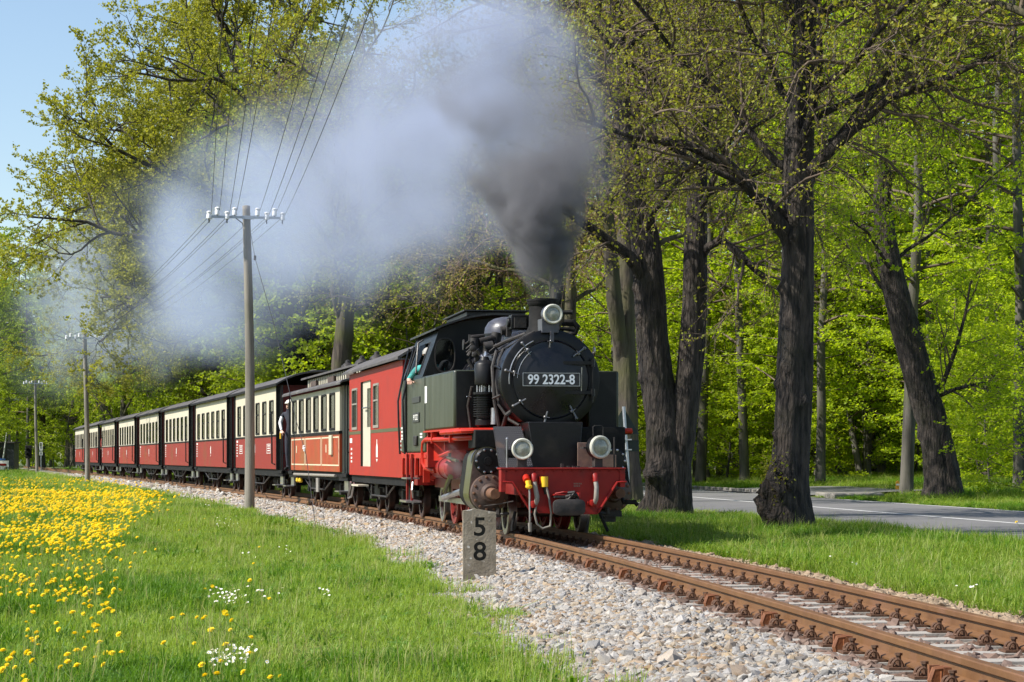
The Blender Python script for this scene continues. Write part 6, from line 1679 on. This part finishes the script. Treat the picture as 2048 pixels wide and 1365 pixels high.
# far left: equipment hut, crossing barrier, signal, mast sign
hx, hy = lx(4, 205), 205
ht = empty('equipment_hut', (hx, hy, -.2), 0, 'dark equipment hut with flat roof at the far left edge', 'hut')
MB().box(-1.6, 1.1, 0, 2, 0, 2.5).build('wall', 'shed_dark', ht)
MB().box(-1.75, 1.25, -.15, 2.15, 2.5, 2.62).build('roof', 'roof_felt', ht)
MB().box(-.5, .4, -.03, 0, .05, 2.0).build('door', 'matt_iron', ht, bevel=.01)
bb = empty('crossing_barrier', (lx(6, 200), 200, -.2), 0, 'raised white crossing barrier arm leaning in front of the dark hut', 'barrier')
MB().box(-.2, .2, -.2, .2, 0, .9).build('drive_box', 'galvanised', bb, bevel=.03)
MB().tube([(0, -.1, .8), (.35, -.1, 3.4)], [.07, .04], 8).build('arm', 'white_paint', bb)
sgn = empty('notice_board', (lx(6, 198), 198, -.2), 0, 'small white and red board with blue edge at the far left', 'sign board')
MB().box(-.6, .5, 0, .04, .35, .9).build('panel', 'white_paint', sgn); MB().box(-.3, .3, -.02, -.004, .45, .65).build('red_field', 'beam_red', sgn); MB().box(-.6, .2, 0, .04, .92, 1.1).build('blue_panel', 'blue_paint', sgn)
for x in (-.5, .4): MB().box(x, x + .06, .04, .09, 0, .9).build('leg', 'galvanised', sgn)
sn = empty('railway_signal', (lx(57, 190), 190, -.2), 0, 'dark railway signal box on a post between the far poles', 'signal')
MB().cyl((0, 0, 0), (0, 0, 1.2), .06).build('post', 'matt_iron', sn); MB().box(-.28, .28, -.1, .1, 1.1, 2.2).build('signal_head', 'sooty_black', sn, bevel=.05)
for z in (1.45, 1.85): MB().lathe((0, -.1, z), 'y', [(-.12, .13), (0, .12)], 14, cap=False).build('hood', 'sooty_black', sn)
mk_ = empty('mast_sign', (lx(82, 180), 180, -.2), 0, 'slim white framed mast sign beside the third telegraph pole', 'sign')
MB().cyl((0, .02, 0), (0, .02, 2.1), .03).build('post', 'galvanised', mk_)
for z0, z1 in ((1.35, 1.65), (1.75, 2.4)):
    fr_ = MB()
    for (a0, a1, b0, b1) in ((-.13, .13, z1 - .06, z1), (-.13, .13, z0, z0 + .06), (-.13, -.07, z0 + .06, z1 - .06), (.07, .13, z0 + .06, z1 - .06)): fr_.box(a0, a1, -.02, .0, b0, b1)
    fr_.build('white_frame', 'white_paint', mk_)

# ------------------------------------------------------------------ people
def person(name, loc, rz, J, bones, label, extra=()):
    names_ = list(J)
    me = bpy.data.meshes.new('body')
    me.from_pydata([J[n][:3] for n in names_], [(names_.index(a), names_.index(b)) for a, b, _ in bones], [])
    o = bpy.data.objects.new('skeleton', me); ROOT.objects.link(o)
    sk = o.modifiers.new('skin', 'SKIN'); sk.use_smooth_shade = True
    if not me.skin_vertices: me.attributes
    lay_ = me.skin_vertices[0].data if len(me.skin_vertices) else None
    if lay_ is None:
        bpy.context.view_layer.objects.active = o
        bpy.ops.object.modifier_remove(modifier='skin'); bpy.ops.object.modifier_add(type='SKIN')
        lay_ = me.skin_vertices[0].data
    for i, n in enumerate(names_):
        lay_[i].radius = (J[n][3], J[n][4] if len(J[n]) > 4 else J[n][3]); lay_[i].use_root = n == 'pelvis'
    ss = o.modifiers.new('sub', 'SUBSURF'); ss.levels = 2; ss.render_levels = 2
    bpy.context.view_layer.update()
    dg = bpy.context.evaluated_depsgraph_get()
    bm_ = bpy.data.meshes.new_from_object(o.evaluated_get(dg))
    bpy.data.objects.remove(o)
    mats_ = []
    for _, _, m in bones:
        if m not in mats_: mats_.append(m)
    bm_.materials.clear()
    for m in mats_: bm_.materials.append(MT[m])
    A = np.array([J[a][:3] for a, b, m in bones]); B = np.array([J[b][:3] for a, b, m in bones]); mi = [mats_.index(m) for _, _, m in bones]
    rad = np.array([(J[a][3] + J[b][3]) / 2 for a, b, m in bones])
    for p in bm_.polygons:
        c = np.array(p.center); ab = B - A
        t = np.clip(((c - A) * ab).sum(1) / ((ab * ab).sum(1) + 1e-9), 0, 1)
        dd = np.linalg.norm(A + ab * t[:, None] - c, axis=1) - rad
        p.material_index = mi[int(dd.argmin())]; p.use_smooth = True
    bm_.name = 'body'
    root = empty(name, loc, rz, label, 'person')
    link(bpy.data.objects.new('body', bm_), root)
    for pn, mb__, m in extra: mb__.build(pn, m, root)
    return root
def hand(mb, w, d, up):
    w = np.array(w, float); d = np.array(d, float); d /= np.linalg.norm(d); up = np.array(up, float)
    s = np.cross(d, up); s /= np.linalg.norm(s); up = np.cross(s, d)
    mb.strip([[tuple(w + d * t + s * a * k + up * b_ * .014) for a, b_ in ((-.038, -1), (.038, -1), (.038, 1), (-.038, 1))] for t, k in ((0, .7), (.03, 1), (.085, 1))])
    for i, (o_, L_) in enumerate(((-.03, .06), (-.01, .075), (.011, .07), (.031, .055))):
        p = w + d * .08 + s * o_
        mb.tube([p, p + d * L_ * .5 - up * .006, p + d * L_ * .85 - up * .03], [.0095, .009, .007], 6)
    p = w + d * .025 - s * .03
    mb.tube([p, p + d * .03 - s * .03, p + d * .06 - s * .035 - up * .01], [.011, .010, .008], 6)
    return mb
def stand(h=1.72, armL=None, armR=None, headoff=(0, 0, 0), top='white_shirt', leg='navy_cloth', lean=(0, 0), vest=None):
    """figure facing -y, feet at z 0; arms as (elbow, wrist)"""
    k = h / 1.72; lx_, ly_ = lean
    J = {'pelvis': (0, 0, .95, .14, .11), 'belly': (lx_ * .4, ly_ * .4, 1.12, .135, .10), 'chest': (lx_ * .8, ly_ * .8, 1.32, .155, .11), 'neck': (lx_, ly_ - .01, 1.46, .058), 'head0': (lx_ + headoff[0], ly_ - .02 + headoff[1], 1.54 + headoff[2], .072, .08), 'head1': (lx_ + headoff[0], ly_ - .025 + headoff[1], 1.66 + headoff[2], .082, .09), 'nose': (lx_ + headoff[0], ly_ - .125 + headoff[1], 1.585 + headoff[2], .016)}
    bones = [('pelvis', 'belly', top), ('belly', 'chest', top), ('chest', 'neck', top), ('neck', 'head0', 'skin'), ('head0', 'head1', 'skin'), ('head0', 'nose', 'skin')]
    for s, nm, arm in ((-1, 'r', armR), (1, 'l', armL)):
        e, w = arm if arm else ((s * .25, .02, 1.14), (s * .25, -.06, .90))
        J['sh' + nm] = (lx_ * .85 + s * .19, ly_ * .85, 1.40, .062); J['el' + nm] = (*e, .045); J['wr' + nm] = (*w, .030)
        bones += [('chest', 'sh' + nm, top), ('sh' + nm, 'el' + nm, top), ('el' + nm, 'wr' + nm, 'skin' if top == 'teal_shirt' else top)]
        J['hip' + nm] = (s * .10, 0, .88, .095); J['kn' + nm] = (s * .11, -.02, .50, .062); J['an' + nm] = (s * .11, .02, .09, .042); J['toe' + nm] = (s * .12, -.14, .04, .038)
        bones += [('pelvis', 'hip' + nm, leg), ('hip' + nm, 'kn' + nm, leg), ('kn' + nm, 'an' + nm, leg), ('an' + nm, 'toe' + nm, 'sooty_black')]
    return J, bones
def face_bits(hc):
    x, y, z = hc
    e = MB()
    for s in (-1, 1): e.lathe((x + s * .032, y - .078, z), 'y', [(-.006, .004), (0, .010), (.006, .008)], 8)
    e.box(x - .024, x + .024, y - .083, y - .07, z - .066, z - .058)
    ears = MB()
    for s in (-1, 1): ears.lathe((x + s * .085, y + .01, z - .01), 'x', [(-.008, .012), (0, .026), (.008, .018)], 10)
    return e, ears
def hair_cap(hc, r=.098, low=-.01):
    x, y, z = hc
    return MB().lathe((x, y + .012, z + low), 'z', [(0, r), (.04, r * .99), (.075, r * .78), (.098, r * .42), (.105, .005)], 18)
# engine driver leaning from the cab window
def eng_pt(x, y, z):
    v = eng.matrix_basis @ Vector((x, y, z)); return (v.x, v.y, v.z)
J, B_ = stand(1.72, armR=None, armL=None, top='teal_shirt', lean=(.10, -.04))
J['shl'] = (.27, -.02, 1.38, .062); J['ell'] = (.38, .14, 1.20, .048); J['wrl'] = (.40, -.10, 1.17, .032)
hd = (.10, -.065, 1.61)
e1, e2 = face_bits(hd)
dr = person('person', eng_pt(-.80, 6.55, 1.0), eng.rotation_euler.z + R(180) * 0, {k: ((-v[0], *v[1:])) for k, v in J.items()}, B_, 'driver in a teal shirt leaning out of the engine cab window', (
    ('eyes_and_mouth', face_bits((-.10, -.065, 1.61))[0], 'hair_dark'), ('ears', face_bits((-.10, -.065, 1.61))[1], 'skin'), ('hair', hair_cap((-.10, -.065, 1.61)), 'hair_grey'), ('hand', hand(MB(), (-.40, -.10, 1.17), (-.1, -1, -.15), (0, 0, 1)), 'skin')))
J, B_ = stand(1.72, top='navy_cloth', lean=(0, -.03))
person('person', eng_pt(-.55, 6.1, 1.05), eng.rotation_euler.z, J, B_, 'second man on the footplate seen dimly through the cab front window', (('eyes_and_mouth', face_bits((0, -.055, 1.61))[0], 'hair_dark'), ('ears', face_bits((0, -.055, 1.61))[1], 'skin'), ('hair', hair_cap((0, -.055, 1.61)), 'hair_dark')))
# guard on the coach platform
(gx_, gy_), t_, n_ = trk_frame(27.05)
gp_ = (gx_ + n_.x * -.86, gy_ + n_.y * -.86, .665)
J, B_ = stand(1.66, armR=((-.27, -.10, 1.17), (-.16, -.22, .98)), armL=((.26, .0, 1.14), (.24, -.10, .92)), top='navy_cloth', lean=(-.03, -.02))
B_ = [(a, b, 'white_shirt' if a.startswith(('sh', 'el')) else m) for a, b, m in B_]
cap = hair_cap((-.03, -.045, 1.64), .112, .0); cap.prism([(-.12, -.10), (.06, -.10), (.03, -.20), (-.09, -.20)], 1.645, 1.66, 'xy')
person('person', gp_, math.atan2(-t_.x, t_.y) + R(-35), J, B_, 'guard with a pale cap and white sleeves standing on the open coach platform', (('cap', cap, 'cap_cream'), ('eyes_and_mouth', face_bits((-.03, -.045, 1.61))[0], 'hair_dark'), ('hand', hand(MB(), (-.16, -.22, .98), (.2, -.5, -.8), (0, -1, .3)), 'skin'), ('other_hand', hand(MB(), (.24, -.10, .92), (0, -.2, -1), (0, -1, 0)), 'skin')))
lt = empty('signal_baton', (gp_[0] - .25, gp_[1] - .2, 1.45), 0, 'small yellow signal baton held by the guard on the platform', 'baton')
MB().cyl((0, 0, 0), (0, 0, .14), .022, .022, 10).build('baton_body', 'yellow_paint', lt); MB().cyl((0, 0, -.12), (0, 0, 0), .014, None, 8).build('baton_grip', 'sooty_black', lt)
# passenger glimpsed between the last coaches
(gx_, gy_), t_, n_ = trk_frame(101.4 - .45)
J, B_ = stand(1.7, top='red_cloth', lean=(-.02, -.02))
person('person', (gx_ + n_.x * -.62, gy_ + n_.y * -.62, .665), math.atan2(-t_.x, t_.y), J, B_, 'passenger standing on a far coach platform near the tail of the train', (('hair', hair_cap((-.02, -.045, 1.62)), 'hair_grey'), ('hand', hand(MB(), (-.25, -.06, .90), (0, -.2, -1), (0, -1, 0)), 'skin')))

# ------------------------------------------------------------------ smoke and steam
def vol_shader(name, color, dens, ani=.1, step=1.0):
    m = bpy.data.materials.new(name); m.use_nodes = True
    N = m.node_tree.nodes
    for n in list(N):
        if n.type != 'OUTPUT_MATERIAL': N.remove(n)
    out = [n for n in N if n.type == 'OUTPUT_MATERIAL'][0]
    pv = N.new('ShaderNodeVolumePrincipled'); pv.inputs['Color'].default_value = (*color, 1); pv.inputs['Anisotropy'].default_value = ani
    pv.inputs['Density'].default_value = dens; pv.inputs['Density Attribute'].default_value = 'density'
    m.node_tree.links.new(pv.outputs[0], out.inputs['Volume'])
    try: m.cycles.volume_step_rate = step
    except Exception: pass
    MT[name] = m
def smoke_volume(name, label, m, axis, t0, t1, logm, stops, lo, hi, voxel, nscale, ndist, ncut, ev=(1, 1, 1), window=None, hard=.30, grow=None):
    """a density grid that follows a curved axis: stops = (t, a, b, radius, density) in metres"""
    ng = bpy.data.node_groups.new(name, 'GeometryNodeTree')
    ng.interface.new_socket('Geometry', in_out='INPUT', socket_type='NodeSocketGeometry')
    ng.interface.new_socket('Geometry', in_out='OUTPUT', socket_type='NodeSocketGeometry')
    N = ng.nodes; L = ng.links
    go = N.new('NodeGroupOutput')
    def put_(n, i, v):
        if isinstance(v, (int, float)): n.inputs[i].default_value = v
        else: L.new(v, n.inputs[i])
    def math_(op, a, b=None, c=None, clamp=False):
        n = N.new('ShaderNodeMath'); n.operation = op; n.use_clamp = clamp
        for i, v in enumerate((a, b, c)):
            if v is not None: put_(n, i, v)
        return n.outputs[0]
    def smooth(v, a, b):
        mr = N.new('ShaderNodeMapRange'); mr.interpolation_type = 'SMOOTHSTEP'; mr.inputs['From Min'].default_value = a; mr.inputs['From Max'].default_value = b
        L.new(v, mr.inputs['Value']); return mr.outputs[0]
    pos = N.new('GeometryNodeInputPosition').outputs[0]
    def vmul(v, k):
        n = N.new('ShaderNodeVectorMath'); n.operation = 'MULTIPLY'; L.new(v, n.inputs[0]); n.inputs[1].default_value = k; return n.outputs[0]
    def noise(v, sc, det):
        n = N.new('ShaderNodeTexNoise'); n.inputs['Scale'].default_value = sc; n.inputs['Detail'].default_value = det; n.inputs['Roughness'].default_value = .58
        L.new(v, n.inputs['Vector']); return n
    pe = vmul(pos, ev)
    nz = noise(pe, nscale, 5)
    vm = N.new('ShaderNodeVectorMath'); vm.operation = 'SUBTRACT'; vm.inputs[1].default_value = (.5, .5, .5); L.new(nz.outputs['Color'], vm.inputs[0])
    vs = N.new('ShaderNodeVectorMath'); vs.operation = 'SCALE'; vs.inputs['Scale'].default_value = ndist; L.new(vm.outputs[0], vs.inputs[0])
    if grow:
        pz = N.new('ShaderNodeSeparateXYZ'); L.new(pos, pz.inputs[0])
        L.new(math_('MULTIPLY', math_('MULTIPLY_ADD', smooth(pz.outputs[2], grow[0], grow[1]), .88, .12), ndist), vs.inputs['Scale'])
    va = N.new('ShaderNodeVectorMath'); va.operation = 'ADD'; L.new(pos, va.inputs[0]); L.new(vs.outputs[0], va.inputs[1])
    sp = N.new('ShaderNodeSeparateXYZ'); L.new(va.outputs[0], sp.inputs[0])
    tv = sp.outputs[{'Z': 2, 'Y': 1}[axis]]
    f = (lambda v: math.log(v / t0) / math.log(t1 / t0)) if logm else (lambda v: (v - t0) / (t1 - t0))
    if logm: t = math_('DIVIDE', math_('LOGARITHM', math_('MAXIMUM', math_('DIVIDE', tv, t0), 1.0), math.e), math.log(t1 / t0), None, True)
    else: t = math_('DIVIDE', math_('SUBTRACT', tv, t0), t1 - t0, None, True)
    rp = N.new('ShaderNodeValToRGB'); el = rp.color_ramp.elements
    for st in stops[1:-1]: el.new(min(1, max(0, f(st[0]))))
    ra, rb, rr, rk = [(min(q[i] for q in stops), max(q[i] for q in stops) + 1e-4) for i in (1, 2, 3, 4)]
    nor = lambda v, r: (v - r[0]) / (r[1] - r[0])
    for i, (tt, a, b, r, k) in enumerate(stops): el[i].color = (nor(a, ra), nor(b, rb), nor(r, rr), nor(k, rk))
    L.new(t, rp.inputs['Fac'])
    sc_ = N.new('FunctionNodeSeparateColor'); L.new(rp.outputs['Color'], sc_.inputs[0])
    den_ = lambda o, r: math_('MULTIPLY_ADD', o, r[1] - r[0], r[0])
    a_, b_, r_ = den_(sc_.outputs[0], ra), den_(sc_.outputs[1], rb), den_(sc_.outputs[2], rr)
    k_ = den_(rp.outputs['Alpha'], rk)
    da = math_('SUBTRACT', sp.outputs[0], a_); db = math_('SUBTRACT', sp.outputs[1 if axis == 'Z' else 2], b_)
    d = math_('DIVIDE', math_('SQRT', math_('ADD', math_('MULTIPLY', da, da), math_('MULTIPLY', db, db))), r_)
    den = math_('MULTIPLY', smooth(d, 1.0, hard), smooth(nz.outputs['Fac'], ncut[0], ncut[1]))
    n2 = noise(pe, nscale * .42, 2)
    den = math_('MULTIPLY', den, math_('MULTIPLY_ADD', smooth(n2.outputs['Fac'], .42, .60), 1.0, .32))
    den = math_('MULTIPLY', den, k_)
    px_ = N.new('ShaderNodeSeparateXYZ'); L.new(pos, px_.inputs[0])
    pt_ = px_.outputs[{'Z': 2, 'Y': 1}[axis]]
    for (a0, a1) in (window or ()): den = math_('MULTIPLY', den, smooth(pt_, a0, a1))
    vc = N.new('GeometryNodeVolumeCube')
    L.new(den, vc.inputs['Density']); vc.inputs['Min'].default_value = lo; vc.inputs['Max'].default_value = hi
    for i, ax in enumerate('XYZ'): vc.inputs['Resolution ' + ax].default_value = max(8, int((hi[i] - lo[i]) / voxel))
    sm = N.new('GeometryNodeSetMaterial'); sm.inputs['Material'].default_value = MT[m]
    L.new(vc.outputs[0], sm.inputs[0]); L.new(sm.outputs[0], go.inputs[0])
    me = bpy.data.meshes.new(name); me.materials.append(MT[m])
    o = link(bpy.data.objects.new(name, me))
    md = o.modifiers.new('density', 'NODES'); md.node_group = ng
    return tag(o, label, 'smoke', kind='stuff')
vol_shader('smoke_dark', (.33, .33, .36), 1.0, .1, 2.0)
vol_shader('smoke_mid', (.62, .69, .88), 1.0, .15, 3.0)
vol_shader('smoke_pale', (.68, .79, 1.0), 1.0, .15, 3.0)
vol_shader('steam_white', (.92, .93, .96), 1.0, .2, 2.0)
col_stops = [(3.06, .44, 30.20, .24, 6.0), (3.4, .44, 30.22, .34, 6.5), (3.8, .41, 30.25, .50, 7.0), (4.35, .37, 30.35, .76, 5.6), (4.95, .32, 30.6, 1.0, 3.2), (5.5, .2, 31.0, 1.15, 1.4), (6.1, 0, 31.6, 1.3, .32), (6.8, -.3, 32.4, 1.3, .1), (7.6, -.6, 33.3, 1.1, .0)]
smoke_volume('dark_smoke_column', 'dark grey smoke column rising from the engine chimney', 'smoke_dark', 'Z', 3.06, 7.6, False, col_stops, (-2.0, 28.4, 3.04), (2.0, 35.2, 7.7), .05, 1.6, 1.0, (.38, .54), window=((3.04, 3.10),), hard=.7, grow=(3.1, 5.2))
tail_stops = [(30.6, .30, 5.5, .8, .0), (31.5, .15, 5.8, 1.35, .45), (32.5, 0, 6.1, 1.75, .70), (35, -.4, 6.4, 2.15, .54), (38, -.95, 6.6, 2.35, .34), (43, -1.9, 6.8, 2.6, .22), (50, -3.4, 7.0, 2.9, .155), (60, -5.8, 7.35, 3.25, .12), (75, -9.4, 7.8, 3.9, .105), (95, -15.0, 8.5, 4.4, .070), (120, -22.2, 9.0, 4.6, .042), (150, -31.0, 8.2, 4.8, .0)]
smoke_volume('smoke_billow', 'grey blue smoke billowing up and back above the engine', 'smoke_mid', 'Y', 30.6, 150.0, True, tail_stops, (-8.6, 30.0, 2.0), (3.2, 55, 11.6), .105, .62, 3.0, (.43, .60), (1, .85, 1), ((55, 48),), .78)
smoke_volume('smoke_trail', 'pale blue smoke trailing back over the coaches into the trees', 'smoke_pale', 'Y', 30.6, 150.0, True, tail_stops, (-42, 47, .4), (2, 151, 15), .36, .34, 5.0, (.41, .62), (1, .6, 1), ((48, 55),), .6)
def steam(name, c, r, k, label):
    st_ = [(c[2] - r, c[0], c[1], r * .3, 0), (c[2] - r * .5, c[0], c[1], r * .9, k), (c[2], c[0], c[1], r, k), (c[2] + r * .6, c[0], c[1], r * .8, k * .7), (c[2] + r, c[0], c[1], r * .3, 0)]
    q = r * 1.3
    o = smoke_volume(name, label, 'steam_white', 'Z', c[2] - r, c[2] + r, False, st_, (c[0] - q, c[1] - q, c[2] - r), (c[0] + q, c[1] + q, c[2] + r), .03, 5, r * .8, (.35, .7))
    o['category'] = 'steam'
p_ = eng_pt(-1.0, 2.6, .95); steam('steam_wisp', p_, .34, .9, 'wisp of steam leaking beside the near cylinder')
p_ = eng_pt(-.66, 1.25, .14); steam('steam_puff', p_, .24, 3.0, 'small puff of steam at the leading wheel on the rail')
